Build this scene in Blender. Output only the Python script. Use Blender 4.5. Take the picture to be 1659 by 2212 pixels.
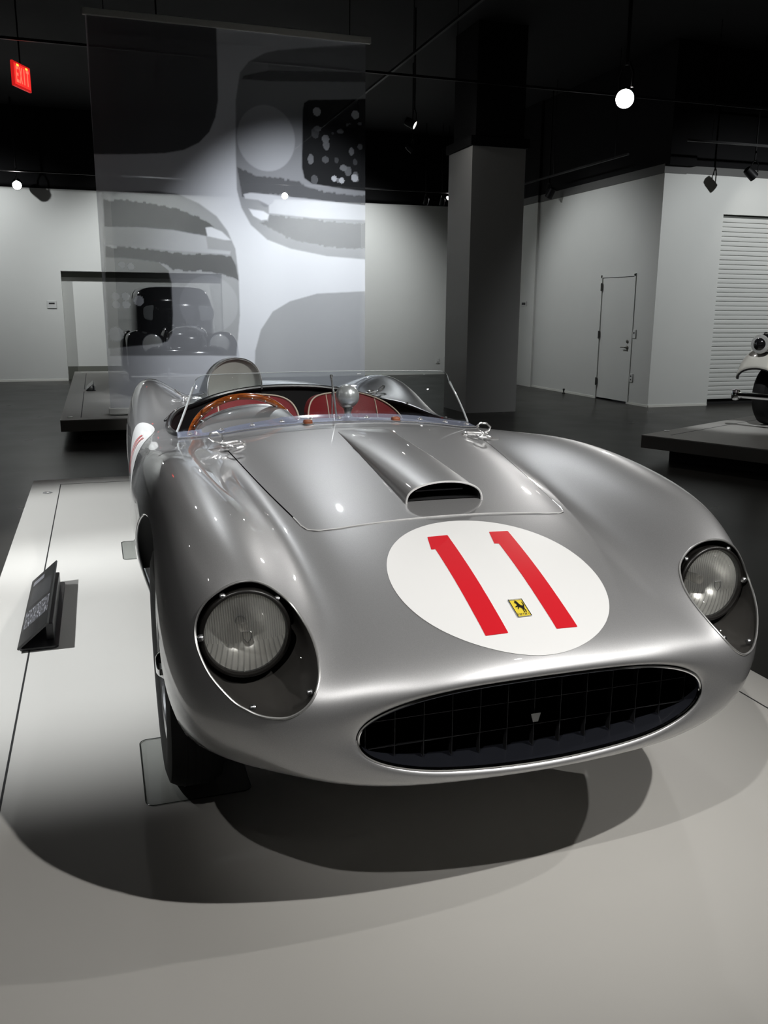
import bpy, bmesh, math, random
import numpy as np
from mathutils import Vector, Matrix, Euler
from mathutils.bvhtree import BVHTree

for _o in list(bpy.data.objects):
    bpy.data.objects.remove(_o, do_unlink=True)
SC = bpy.context.scene
COL = SC.collection
rad = math.radians
PT = 0.28                                   # height of the display platforms' tops above the hall floor

# ---------------------------------------------------------------- camera (phone photo, 1659 x 2212)
cam_d = bpy.data.cameras.new('camera')
cam = bpy.data.objects.new('camera', cam_d); COL.objects.link(cam)
cam_d.sensor_fit = 'VERTICAL'; cam_d.sensor_height = 36.0
cam_d.lens = 1873.0 * 36.0 / 2212.0
cam_d.clip_start = 0.05; cam_d.clip_end = 200
_yaw, _pit, _rol = rad(18.13), rad(13.08), rad(0.35)
_F = Vector((math.sin(_yaw) * math.cos(_pit), math.cos(_yaw) * math.cos(_pit), -math.sin(_pit)))
_R = Vector((math.cos(_yaw), -math.sin(_yaw), 0)); _U = _R.cross(_F)
_R2 = _R * math.cos(_rol) + _U * math.sin(_rol); _U2 = _U * math.cos(_rol) - _R * math.sin(_rol)
_m = Matrix((_R2, _U2, -_F)).transposed().to_4x4()
_m.translation = Vector((-.860, -2.303, 1.3005 + PT))
cam.matrix_world = _m
SC.camera = cam

# ---------------------------------------------------------------- world and exposure
world = bpy.data.worlds.new('hall_dark'); SC.world = world
world.use_nodes = True
world.node_tree.nodes['Background'].inputs[0].default_value = (.9, .95, 1.0, 1)
world.node_tree.nodes['Background'].inputs[1].default_value = 0.010
SC.view_settings.view_transform = 'Standard'
SC.view_settings.look = 'None'
SC.view_settings.gamma = 1.0
SC.view_settings.use_curve_mapping = False
SC.view_settings.exposure = 0.62
SC.cycles.max_bounces = 8; SC.cycles.diffuse_bounces = 3; SC.cycles.glossy_bounces = 4; SC.cycles.transparent_max_bounces = 12
SC.cycles.caustics_refractive = False
SC.cycles.use_adaptive_sampling = True; SC.cycles.adaptive_threshold = .03; SC.cycles.use_light_tree = True

# lamps of the hall, with added fills marked: (name, position, target, watts, full cone angle, blend, radius, colour); heights above the hall floor.
# each one gets its lamp head in the track light builder below
WARM = (1.0, .98, .95); COOL = (.95, .98, 1.0)
HALL_LAMPS = [
 ('key_right',  (1.50, -2.5, 4.30), (-.25, -.08, .70),  305, 46, .8, .028, WARM),
 ('key_left',   (-1.75, -2.6, 4.30), (.50, -.15, .75),  175, 34, .8, .028, WARM),
 ('side_right', (4.2, -1.35, 4.30), (.0, -.3, .6),     150, 38, .8, .028, WARM),
 ('left_near',  (-4.2, .9, 4.30), (-1.15, 1.4, .28),  1080, 36, .8, .04, COOL),
 ('left_far',   (-4.2, 3.6, 4.30), (-1.05, 3.3, .3),   900, 34, .8, .04, COOL),
 ('bonnet_fill',  (1.05, 5.3, 4.50), (.15, .3, 1.1),      78, 34, .9, .04, COOL),  # added lamp out of view, lifts the bonnet's brightness
 ('bonnet_fill_left',  (-.6, 5.0, 4.30), (.0, .3, 1.1),      6, 30, .9, .04, COOL),  # weak added lamp, also only there to light the bonnet
 ('cockpit',    (1.3, -.9, 4.30), (.0, 1.55, 1.1),      170, 22, .8, .03, WARM),  # added lamp, brightens the seats
 ('sedan_fill',  (.1, 9.75, 4.40), (.4, 11.3, .9),       90, 46, .7, .03, COOL),  # added lamp, gives the sedan's front some sparkle
 ('cream_key',  (4.4, 3.4, 4.30), (6.6, 6.3, .8),      300, 30, .6, .04, COOL),
]
WALL_LAMPS = [
 ('wall_a', (-3.6, 15.8, 4.35), (-3.0, 18.6, 2.4), 190, 95, .8, .05, COOL),
 ('wall_b', (.6, 15.8, 4.35), (.6, 18.6, 2.2), 210, 95, .8, .05, COOL),
 ('wall_c', (4.4, 15.6, 4.35), (4.6, 18.6, 2.2), 300, 95, .8, .05, COOL),
 ('shutter', (9.1724, 9.7, 3.67), (10.6, 9.5, 2.5), 8, 90, .8, .04, COOL),
 ('shutter_b', (10.4, 6.0, 4.2), (9.5, 10.4, 1.5), 330, 80, .7, .04, COOL),
 ('door_wash', (4.6, 12.9, 4.3), (8.0, 12.4, 1.6), 145, 80, .8, .04, COOL),
 ('scrim_a', (2.2, 5.4, 4.9), (1.6, 9.0, 1.85), 1450, 50, 1.0, .04, COOL),
]

# ---------------------------------------------------------------- materials
MATS = {}
def mat(name, color=(.5, .5, .5), rough=.5, metal=0., coat=0., coat_rough=.03, spec=.5, emit=None, emit_s=0., ior=None, sheen=0.):
    if name in MATS:
        return MATS[name]
    m = bpy.data.materials.new(name); m.use_nodes = True
    b = m.node_tree.nodes['Principled BSDF']
    b.inputs['Base Color'].default_value = (*color, 1)
    b.inputs['Roughness'].default_value = rough
    b.inputs['Metallic'].default_value = metal
    b.inputs['Coat Weight'].default_value = coat
    b.inputs['Coat Roughness'].default_value = coat_rough
    b.inputs['Specular IOR Level'].default_value = spec
    if sheen: b.inputs['Sheen Weight'].default_value = sheen
    if emit:
        b.inputs['Emission Color'].default_value = (*emit, 1)
        b.inputs['Emission Strength'].default_value = emit_s
    m.diffuse_color = (*color, 1)
    MATS[name] = m
    return m
def nodes_of(m):
    return m.node_tree.nodes, m.node_tree.links, m.node_tree.nodes['Principled BSDF']
def noise_tint(m, scale=8., amount=.06, rough_amount=.05, detail=4., bump=0., coord='Object'):
    """fine procedural mottling of colour, roughness and relief"""
    n, l, b = nodes_of(m)
    tc = n.new('ShaderNodeTexCoord'); nz = n.new('ShaderNodeTexNoise')
    nz.inputs['Scale'].default_value = scale; nz.inputs['Detail'].default_value = detail
    l.new(tc.outputs[coord], nz.inputs['Vector'])
    c = b.inputs['Base Color'].default_value[:]
    mx = n.new('ShaderNodeMix'); mx.data_type = 'RGBA'
    mx.inputs['A'].default_value = (*[max(0, v * (1 - amount)) for v in c[:3]], 1)
    mx.inputs['B'].default_value = (*[min(1, v * (1 + amount)) for v in c[:3]], 1)
    l.new(nz.outputs['Fac'], mx.inputs['Factor']); l.new(mx.outputs['Result'], b.inputs['Base Color'])
    if rough_amount:
        mr = n.new('ShaderNodeMapRange'); r = b.inputs['Roughness'].default_value
        mr.inputs['To Min'].default_value = max(0, r - rough_amount); mr.inputs['To Max'].default_value = r + rough_amount
        l.new(nz.outputs['Fac'], mr.inputs['Value']); l.new(mr.outputs['Result'], b.inputs['Roughness'])
    if bump:
        bp = n.new('ShaderNodeBump'); bp.inputs['Strength'].default_value = bump; bp.inputs['Distance'].default_value = .002
        l.new(nz.outputs['Fac'], bp.inputs['Height']); l.new(bp.outputs['Normal'], b.inputs['Normal'])
    return m
def clear_mat(name, tint=(.95, .96, .97), ior=1.45, rough=.01, floor=0.0):
    """thin clear sheet: transparent body with a Fresnel reflection"""
    if name in MATS:
        return MATS[name]
    m = bpy.data.materials.new(name); m.use_nodes = True
    n, l = m.node_tree.nodes, m.node_tree.links
    n.remove(n['Principled BSDF']); out = n['Material Output']
    tr = n.new('ShaderNodeBsdfTransparent'); tr.inputs[0].default_value = (*tint, 1)
    gl = n.new('ShaderNodeBsdfGlossy'); gl.inputs['Roughness'].default_value = rough
    fr = n.new('ShaderNodeFresnel'); fr.inputs['IOR'].default_value = ior
    geo = n.new('ShaderNodeNewGeometry'); io = n.new('ShaderNodeMix'); io.data_type = 'FLOAT'
    io.inputs[2].default_value = ior; io.inputs[3].default_value = 1 / ior     # same reflection from both sides of the sheet
    l.new(geo.outputs['Backfacing'], io.inputs[0]); l.new(io.outputs[0], fr.inputs['IOR'])
    mx = n.new('ShaderNodeMixShader')
    if floor:
        ad = n.new('ShaderNodeMath'); ad.operation = 'MAXIMUM'; ad.inputs[1].default_value = floor
        l.new(fr.outputs[0], ad.inputs[0]); l.new(ad.outputs[0], mx.inputs[0])
    else:
        l.new(fr.outputs[0], mx.inputs[0])
    l.new(tr.outputs[0], mx.inputs[1]); l.new(gl.outputs[0], mx.inputs[2]); l.new(mx.outputs[0], out.inputs[0])
    MATS[name] = m
    return m

# ---------------------------------------------------------------- mesh helpers
def obj_from(name, verts, faces, material=None, parent=None, smooth=True, normals=None, angle=None):
    me = bpy.data.meshes.new(name)
    me.from_pydata([tuple(map(float, v)) for v in verts], [], [tuple(int(i) for i in f) for f in faces])
    me.update()
    if smooth and len(me.polygons):
        me.polygons.foreach_set('use_smooth', [True] * len(me.polygons))
        if angle:
            me.set_sharp_from_angle(angle=rad(angle))
    if normals is not None:
        me.normals_split_custom_set_from_vertices([tuple(map(float, q)) for q in normals])
    o = bpy.data.objects.new(name, me)
    COL.objects.link(o)
    if material is not None:
        me.materials.append(material)
    if parent is not None:
        o.parent = parent
    return o
class MB:
    """collects simple shapes into one mesh"""
    def __init__(s): s.v = []; s.f = []
    def add(s, v, f):
        k = len(s.v); s.v += [tuple(p) for p in v]; s.f += [tuple(i + k for i in q) for q in f]; return s
    def box(s, c, d, rz=0., bevel=0.):
        hx, hy, hz = d[0] / 2, d[1] / 2, d[2] / 2
        if bevel:
            bm = bmesh.new(); bmesh.ops.create_cube(bm, size=1)
            for v in bm.verts: v.co = Vector((v.co.x * d[0], v.co.y * d[1], v.co.z * d[2]))
            bmesh.ops.bevel(bm, geom=bm.edges[:], offset=bevel, segments=2, affect='EDGES', profile=.5)
            bm.verts.index_update()
            vs = [v.co.copy() for v in bm.verts]; fs = [[v.index for v in f.verts] for f in bm.faces]; bm.free()
        else:
            vs = [Vector((x, y, z)) for z in (-hz, hz) for y in (-hy, hy) for x in (-hx, hx)]
            fs = [(0, 2, 3, 1), (4, 5, 7, 6), (0, 1, 5, 4), (2, 6, 7, 3), (0, 4, 6, 2), (1, 3, 7, 5)]
        R = Matrix.Rotation(rz, 3, 'Z'); c = Vector(c)
        return s.add([R @ p + c for p in vs], fs)
    def lathe(s, prof, seg=32, origin=(0, 0, 0), axis=(0, 0, 1), caps=True):
        """prof: (radius, height along the axis)"""
        q = Vector((0, 0, 1)).rotation_difference(Vector(axis).normalized()); o = Vector(origin)
        vs = []
        for r, h in prof:
            for i in range(seg):
                a = 2 * math.pi * i / seg
                vs.append(q @ Vector((r * math.cos(a), r * math.sin(a), h)) + o)
        fs = []
        for k in range(len(prof) - 1):
            for i in range(seg):
                j = (i + 1) % seg
                fs.append((k * seg + i, k * seg + j, (k + 1) * seg + j, (k + 1) * seg + i))
        if caps:
            if prof[0][0] > 1e-6: fs.append(tuple(range(seg))[::-1])
            if prof[-1][0] > 1e-6: fs.append(tuple(range((len(prof) - 1) * seg, len(prof) * seg)))
        return s.add(vs, fs)
    def rod(s, a, b, r, seg=10, r2=None):
        a, b = Vector(a), Vector(b)
        return s.lathe([(r, 0), (r if r2 is None else r2, (b - a).length)], seg, a, b - a)
    def tube(s, pts, r, seg=8, closed=False, up=(0, 0, 1)):
        pts = [Vector(p) for p in pts]; n = len(pts); vs = []; fs = []
        rr = r if callable(r) else (lambda t: r)
        prev = None
        for i in range(n):
            a = pts[(i - 1) % n] if closed or i else pts[i]; b = pts[(i + 1) % n] if closed or i < n - 1 else pts[i]
            t = (b - a).normalized()
            u = (prev - t * prev.dot(t)) if prev is not None else (Vector(up) - t * Vector(up).dot(t))
            if u.length < 1e-4: u = t.orthogonal()
            u.normalize(); w = t.cross(u); prev = u
            for k in range(seg):
                an = 2 * math.pi * k / seg
                vs.append(pts[i] + (u * math.cos(an) + w * math.sin(an)) * rr(i / max(1, n - 1)))
        for i in range(n if closed else n - 1):
            j = (i + 1) % n
            for k in range(seg):
                m = (k + 1) % seg
                fs.append((i * seg + k, i * seg + m, j * seg + m, j * seg + k))
        if not closed:
            fs.append(tuple(range(seg))[::-1]); fs.append(tuple((n - 1) * seg + k for k in range(seg)))
        return s.add(vs, fs)
    def grid(s, P, closed_u=False, closed_v=False):
        nu, nv = len(P), len(P[0]); fs = []
        for i in range(nu if closed_u else nu - 1):
            for j in range(nv if closed_v else nv - 1):
                a, b = (i + 1) % nu, (j + 1) % nv
                fs.append((i * nv + j, a * nv + j, a * nv + b, i * nv + b))
        return s.add([p for row in P for p in row], fs)
    def superell(s, c, r, e1=.6, e2=.6, nu=24, nv=36, zmin=-1.):
        """superellipsoid: e1 shapes the vertical outline, e2 the plan"""
        sg = lambda v, e: math.copysign(abs(v) ** e, v)
        P = []
        for i in range(nu + 1):
            a = -math.pi / 2 + math.pi * i / nu
            P.append([(c[0] + r[0] * sg(math.cos(a), e1) * sg(math.cos(b), e2), c[1] + r[1] * sg(math.cos(a), e1) * sg(math.sin(b), e2),
                       c[2] + r[2] * max(zmin, sg(math.sin(a), e1))) for b in [2 * math.pi * j / nv for j in range(nv)]])
        return s.grid(P, closed_v=True)
    def prism(s, poly, z0, z1, frame=None):
        """extruded polygon; frame maps (x, y, z) to a point"""
        fr = frame or (lambda x, y, z: (x, y, z)); n = len(poly)
        vs = [fr(x, y, z0) for x, y in poly] + [fr(x, y, z1) for x, y in poly]
        fs = [tuple(range(n))[::-1], tuple(range(n, 2 * n))] + [(i, (i + 1) % n, (i + 1) % n + n, i + n) for i in range(n)]
        return s.add(vs, fs)
    def build(s, name, material=None, parent=None, smooth=True, angle=35):
        return obj_from(name, s.v, s.f, material, parent, smooth, angle=angle if smooth else None)
def tag(o, label=None, cat=None, group=None, kind=None):
    if label: o['label'] = label
    if cat: o['category'] = cat
    if group: o['group'] = group
    if kind: o['kind'] = kind
    return o
def thing(name, label, cat, loc=(0, 0, 0), rz=0., group=None):
    o = bpy.data.objects.new(name, None); COL.objects.link(o)
    o.location = loc; o.rotation_euler = (0, 0, rz); o.empty_display_size = .1
    return tag(o, label, cat, group)
def children_of(o):
    return [c for c in bpy.data.objects if c.parent == o]
def copy_tree(o, parent=None):
    c = o.copy(); COL.objects.link(c); c.parent = parent
    for ch in children_of(o): copy_tree(ch, c)
    return c
def rounded_rect(w, h, r, seg=6, cx=0., cy=0.):
    pts = []
    for sx, sy, a0 in ((1, 1, 0), (-1, 1, 90), (-1, -1, 180), (1, -1, 270)):
        for k in range(seg + 1):
            a = rad(a0 + 90 * k / seg)
            pts.append((cx + sx * (w / 2 - r) + r * math.cos(a), cy + sy * (h / 2 - r) + r * math.sin(a)))
    return pts
def struct(o):
    o['kind'] = 'structure'; return o
def smooth_closed(pts, per=6):
    """closed Catmull-Rom through the points"""
    P = np.array(pts, float); n = len(P); out = []
    for i in range(n):
        p0, p1, p2, p3 = P[i - 1], P[i], P[(i + 1) % n], P[(i + 2) % n]
        for k in range(per):
            t = k / per
            out.append(.5 * (2 * p1 + (p2 - p0) * t + (2 * p0 - 5 * p1 + 4 * p2 - p3) * t * t + (3 * p1 - p0 - 3 * p2 + p3) * t ** 3))
    return np.array(out)
def poly_sdf(P, X, Y):
    """signed distance to a closed polygon, positive inside"""
    P = np.asarray(P, float); d = np.full(X.shape, 1e9); ins = np.zeros(X.shape, bool)
    for (x0, y0), (x1, y1) in zip(P, np.roll(P, -1, 0)):
        ex, ey = x1 - x0, y1 - y0
        t = np.clip(((X - x0) * ex + (Y - y0) * ey) / (ex * ex + ey * ey + 1e-18), 0, 1)
        d = np.minimum(d, np.hypot(X - x0 - t * ex, Y - y0 - t * ey))
        cr = ((y0 > Y) != (y1 > Y)) & (X < (x1 - x0) * (Y - y0) / (y1 - y0 + 1e-18) + x0)
        ins ^= cr
    return np.where(ins, d, -d)
def clip_tris(V, N, T, f):
    """cut a triangle mesh along f = 0; returns the f >= 0 part and the f < 0 part as (V, N, T)"""
    pos = f >= 0; k = pos[T].sum(1)
    full, none, mix = T[k == 3], T[k == 0], T[(k == 1) | (k == 2)]
    newV, newN, cache = [], [], {}
    base = len(V); ti, to = [], []
    def cut(a, b):
        key = (a, b) if a < b else (b, a)
        if key not in cache:
            t = f[a] / (f[a] - f[b])
            newV.append(V[a] + (V[b] - V[a]) * t)
            q = N[a] + (N[b] - N[a]) * t; newN.append(q / (np.linalg.norm(q) + 1e-12))
            cache[key] = base + len(newV) - 1
        return cache[key]
    for tri in mix.tolist():
        ip, op = [], []
        for i in range(3):
            a, b = tri[i], tri[(i + 1) % 3]
            (ip if pos[a] else op).append(a)
            if pos[a] != pos[b]:
                c = cut(a, b); ip.append(c); op.append(c)
        for poly, dst in ((ip, ti), (op, to)):
            for i in range(1, len(poly) - 1): dst.append((poly[0], poly[i], poly[i + 1]))
    if newV:
        V = np.concatenate([V, np.array(newV)]); N = np.concatenate([N, np.array(newN)])
    def pack(A, B):
        TT = np.concatenate([A, np.array(B, int).reshape(-1, 3)])
        u, inv = np.unique(TT, return_inverse=True)
        return V[u], N[u], inv.reshape(-1, 3)
    return pack(full, ti), pack(none, to)
# ---------------------------------------------------------------- the hall
M_FLOOR = noise_tint(mat('polished_concrete', (.040, .038, .034), .30, spec=.07), 1.6, .22, .07, 8)
M_WALL = noise_tint(mat('white_wall_paint', (.70, .71, .68), .6), 3, .02, .03, bump=.04)
M_CEIL = noise_tint(mat('black_ceiling_paint', (.026, .026, .027), .8, spec=.15), 2, .15)
M_UP = mat('upper_wall_black', (.009, .009, .0095), .8, spec=.1)
M_GREYCOL = noise_tint(mat('column_paint', (.40, .40, .385), .55), 3, .03)
M_BAND = mat('dark_soffit_paint', (.10, .10, .095), .6)
M_REVEAL = mat('reveal_paint', (.17, .175, .15), .5)
M_BASEB = mat('bright_skirting', (.80, .80, .74), .35)
M_PLAT = noise_tint(mat('stage_lacquer', (.49, .478, .45), .5, spec=.3), 5, .015, .04)
M_PSIDE = mat('stage_side', (.23, .22, .20), .45)
M_SLOT = mat('slot_black', (.012, .012, .012), .6)
M_BLK = noise_tint(mat('lamp_black', (.006, .006, .0065), .5, spec=.2), 20, .2)
def slab(name, c, d, m, parent=None):
    return MB().box(c, d).build(name, m, parent, smooth=False)
struct(slab('floor', (2, 6, -.05), (30, 34, .1), M_FLOOR))
struct(slab('ceiling', (2, 6, 5.75), (30, 34, .1), M_CEIL))
WT = 4.08                                    # top of the white walls
# back wall with a wide recessed opening on the left
wb = struct(MB().box((-6.75, 18.75, WT / 2), (10.5, .3, WT)).box((5.0, 18.75, WT / 2), (6.0, .3, WT)).box((.25, 18.75, (2.385 + WT) / 2), (3.5, .3, WT - 2.385)).build('wall_back', M_WALL, smooth=False))
slab('upper_band', (-2, 18.75, 4.9), (20, .3, 1.64), M_UP, wb)
rec = struct(slab('wall_recess', (.25, 18.95, 1.35), (3.5, .1, 2.10), M_WALL))
slab('recess_header', (.25, 18.885, 2.325), (3.5, .03, .12), M_REVEAL, rec)
slab('recess_plinth', (.25, 18.90, .15), (3.5, .05, .30), M_REVEAL, rec)
struct(slab('baseboard_back', (-6.75, 18.595, .02), (10.5, .015, .04), M_BASEB))
struct(slab('baseboard_back_centre', (5.0, 18.595, .02), (6.0, .015, .04), M_BASEB))
struct(slab('wall_left', (-12.05, 6, 2.9), (.1, 34, 5.8), M_CEIL))
struct(slab('wall_front', (2, -11.0, 2.9), (30, .1, 5.8), M_CEIL))
struct(slab('wall_far_right', (17.0, 6, 2.9), (.1, 34, 5.8), M_CEIL))
# right-hand block: side wall with the door, front wall with the roller shutter, pier at the back
WR_T = 3.88
DY0, DY1, DH = 10.955, 12.055, 2.225
wr = struct(MB().box((8.2, (10.37 + DY0) / 2, WR_T / 2), (.4, DY0 - 10.37, WR_T)).box((8.2, (DY1 + 14.58) / 2, WR_T / 2), (.4, 14.58 - DY1, WR_T)).box((8.2, (DY0 + DY1) / 2, (DH + WR_T) / 2), (.4, DY1 - DY0, WR_T - DH)).build('wall_right', M_WALL, smooth=False))
slab('upper_band', (8.25, 12.4, 4.8), (.5, 4.3, 1.86), M_UP, wr)
slab('soffit_band', (8.195, 12.475, WR_T - .05), (.42, 4.23, .14), M_BAND, wr)
struct(slab('baseboard_right', (7.994, (DY1 + 14.58) / 2, .018), (.014, 14.58 - DY1, .036), M_BASEB))
struct(slab('baseboard_right_near', (7.994, (10.37 + DY0) / 2, .018), (.014, DY0 - 10.37, .036), M_BASEB))
wp = struct(slab('wall_pier', (8.08, 16.6, WR_T / 2), (.25, 4.05, WR_T), M_WALL))
slab('upper_band', (8.08, 16.6, 4.8), (.25, 4.05, 1.86), M_UP, wp); slab('soffit_band', (8.075, 16.6, WR_T - .05), (.27, 4.08, .14), M_BAND, wp)
SHX, SHZ0, SHZ1 = 9.20, .10, 3.175
wf = struct(MB().box((8.80, 10.47, WR_T / 2), (.8, .2, WR_T)).box((12.6, 10.47, (SHZ1 + WR_T) / 2), (6.8, .2, WR_T - SHZ1)).build('wall_shutter_side', M_WALL, smooth=False))
slab('upper_band', (12.1, 10.5, 4.8), (7.8, .25, 1.86), M_UP, wf); slab('soffit_band', (12.1, 10.462, WR_T - .05), (7.82, .2, .12), M_BAND, wf)
struct(slab('baseboard_shutter_side', (8.60, 10.365, .018), (1.19, .014, .036), M_BASEB))
# door in the side wall
dr = struct(slab('door_1', (8.03, (DY0 + DY1) / 2, DH / 2 + .005), (.05, DY1 - DY0 - .094, DH - .05), M_WALL))
for c, d in (((8.0, DY0 + .022, DH / 2), (.03, .045, DH)), ((8.0, DY1 - .022, DH / 2), (.03, .045, DH)), ((8.0, (DY0 + DY1) / 2, DH - .02), (.03, DY1 - DY0, .045))):
    slab('door_frame', c, d, M_WALL, dr)
M_HINGE = mat('hinge_steel', (.10, .10, .095), .4, .6)
for z in (2.02, 1.17, .32):
    MB().box((7.985, DY1 - .045, z), (.03, .035, .12)).rod((7.975, DY1 - .045, z - .07), (7.975, DY1 - .045, z + .07), .012, 8).build('door_hinge', M_HINGE, dr, smooth=False)
slab('door_gap', (8.004, (DY0 + DY1) / 2, DH - .045), (.006, DY1 - DY0 - .1, .012), M_SLOT, dr)
MB().lathe([(.03, 0), (.03, .012), (.012, .016), (.012, .05)], 16, (8.0, 11.10, .975), (-1, 0, 0)).tube([(7.95, 11.10, .975), (7.95, 11.22, .975), (7.96, 11.24, .973)], .011, 8).build('door_handle', mat('door_steel', (.30, .29, .26), .3, .9), dr)
MB().lathe([(.028, 0), (.028, .014), (.02, .02), (0, .022)], 16, (8.0, 11.10, 1.08), (-1, 0, 0)).build('door_lock', MATS['door_steel'], dr)
# roller shutter: one slat after another, curved outwards
sh = struct(slab('door_2', (11.6, 10.50, SHZ1 - .045), (4.8, .10, .09), mat('shutter_box', (.09, .095, .085), .5)))
slab('shutter_sill', (11.6, 10.52, .05), (4.8, .08, .10), M_SLOT, sh)
slab('shutter_rail', (11.6, 10.46, SHZ1 - .055), (4.8, .03, .012), M_SLOT, sh)
pitch = .0758; nsl = int((SHZ1 - .09 - SHZ0) / pitch)
prof = [(.012, .0), (-.002, .004), (-.004, .010), (-.005, .038), (-.004, .066), (-.002, .070), (.008, .0715)]
me_sl = None
for k in range(nsl + 1):
    z = SHZ0 + k * pitch
    if me_sl is None:
        m = MB(); m.grid([[(SHX + .005, 10.425 + a, b), (13.9, 10.425 + a, b)] for a, b in prof]); o = m.build('slat', mat('shutter_slat_paint', (.68, .69, .66), .5), sh); me_sl = o.data
    else:
        o = bpy.data.objects.new('slat', me_sl); COL.objects.link(o); o.parent = sh
    o.location.z = z
slab('shutter_back', (11.6, 10.45, 1.6), (4.8, .02, 3.0), M_REVEAL, sh)
# square column with a dark collar
cl = struct(MB().box((5.09, 10.86, 1.99), (.88, .92, 3.98)).build('column', M_GREYCOL, smooth=False))
slab('column_collar', (5.09, 10.86, 4.05), (.96, 1.0, .13), M_UP, cl); slab('column_cap', (5.12, 10.88, 4.95), (.80, .85, 1.62), M_UP, cl)
# small fittings on the walls
def plate(name, label, c, d, slot, axis, cat):
    o = tag(MB().box(c, d, bevel=.003).build(name, mat('fitting_white', (.66, .67, .65), .4), smooth=False), label, cat)
    for s in slot: slab('slot', s[0], s[1], M_SLOT, o)
    return o
plate('wall_reader', 'small dark-slotted reader on the back wall beside the recess', (-1.73, 18.59, 1.665), (.19, .02, .16), [((-1.73, 18.578, 1.69), (.12, .006, .03))], 1, 'fitting')
plate('power_outlet', 'power outlet low on the back wall next to the column', (7.62, 18.59, .37), (.10, .02, .15), [((7.63, 18.578, .395), (.05, .006, .025))], 1, 'outlet')
plate('data_outlet', 'faint blank outlet plate on the back wall', (7.40, 18.59, .34), (.09, .02, .13), [((7.40, 18.578, .31), (.05, .006, .006))], 1, 'outlet')
plate('light_switch', 'white light switch on the wall beside the side door', (7.992, 10.89, 1.21), (.02, .09, .14), [((7.980, 10.89, 1.23), (.006, .02, .03))], 0, 'switch')
plate('socket', 'white wall socket below the light switch by the door', (7.992, 10.895, .46), (.02, .09, .14), [((7.980, 10.895, .49), (.006, .03, .02)), ((7.980, 10.895, .43), (.006, .03, .02))], 0, 'outlet')
plate('wall_sensor', 'small grey sensor plate on the pier wall behind the column', (7.945, 15.0, 1.74), (.02, .22, .10), [((7.933, 15.0, 1.74), (.006, .16, .05))], 0, 'fitting')
ds = tag(MB().lathe([(.03, 0), (.03, .02), (.014, .03), (.014, .06), (.022, .07), (.022, .10)], 14, (7.86, 12.97, 0)).build('door_stop', M_HINGE), 'dark floor-mounted door stop near the side wall', 'door stop')
# ceiling tracks
for k, (a, b) in enumerate((((-4, 9.5, 4.62), (12, 9.5, 4.62)), ((-6, 17.2, 4.22), (8, 17.2, 4.22)), ((3.2, 2.0, 4.75), (3.2, 16, 4.75)), ((-4, -3.05, 4.75), (6, -3.05, 4.75)), ((7.6, 9.3, 4.05), (13, 9.3, 4.05)), ((-4.45, -2.0, 4.75), (-4.45, 9, 4.75)), ((7.45, 10.6, 4.05), (7.45, 15.5, 4.05)))):
    a, b = Vector(a), Vector(b); d = b - a
    o = MB().box((a + b) / 2, (max(.035, abs(d.x)), max(.035, abs(d.y)), .03)).build('lighting_track', M_BLK, smooth=False)
    LBL = ['black lighting track crossing the hall beyond the hanging banner', 'black lighting track in front of the back wall', 'black lighting track running deep above the column side', 'black lighting track above the car nose', 'black lighting track in front of the roller shutter', 'black lighting track above the left edge of the stage', 'black lighting track along the side wall with the door']
    tag(o, LBL[k], 'lighting track')
    n = 3
    for i in range(n):
        p = a + d * (.08 + .84 * i / (n - 1)); MB().rod(p, (p.x, p.y, 5.70), .006, 6).build('hanger', M_BLK, o)

# ---------------------------------------------------------------- display platforms
def platform(name, label, x0, x1, y0, y1, slots, rz=0., loc=(0, 0, 0), base_in=.45):
    t = thing(name, label, 'platform', loc, rz)
    m = MB(); m.box(((x0 + x1) / 2, (y0 + y1) / 2, PT - .006), (x1 - x0, y1 - y0, .012)); m.build('deck', M_PLAT, t, smooth=False)
    m = MB(); m.box(((x0 + x1) / 2, (y0 + y1) / 2, PT - .012 - .064), (x1 - x0 - .004, y1 - y0 - .004, .128)); m.build('edge_fascia', M_PSIDE, t, smooth=False)
    m = MB(); m.box(((x0 + x1) / 2, (y0 + y1) / 2, .07), (x1 - x0 - base_in, y1 - y0 - base_in, .14)); m.build('recessed_base', M_SLOT, t, smooth=False)
    for (a0, a1, b0, b1) in slots:
        m = MB(); m.box(((a0 + a1) / 2, (b0 + b1) / 2, PT + .0002), (a1 - a0, b1 - b0, .0012)); m.build('slot_line', M_SLOT, t, smooth=False)
    return t
platform('display_platform', 'low white lacquered platform under the silver racing car', -1.388, 1.388, -1.80, 4.82, [(-1.188, -1.182, -1.5, 4.60), (1.214, 1.220, -1.5, 4.60), (-1.19, 1.222, 4.592, 4.602)])
platform('display_platform', 'low platform under the black sedan behind the hanging banner', -1.33, 1.45, 8.72, 17.4, [(-1.10, -1.088, 8.95, 12.55), (-1.10, -1.088, 12.95, 16.8)])
A3 = math.atan2(.425, .905)
platform('display_platform', 'low angled platform under the cream car at the right edge', 0, 6.4, -3.2, 0, [(.22, 6.0, -.235, -.222)], A3, (4.72, 5.75, 0))
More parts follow.
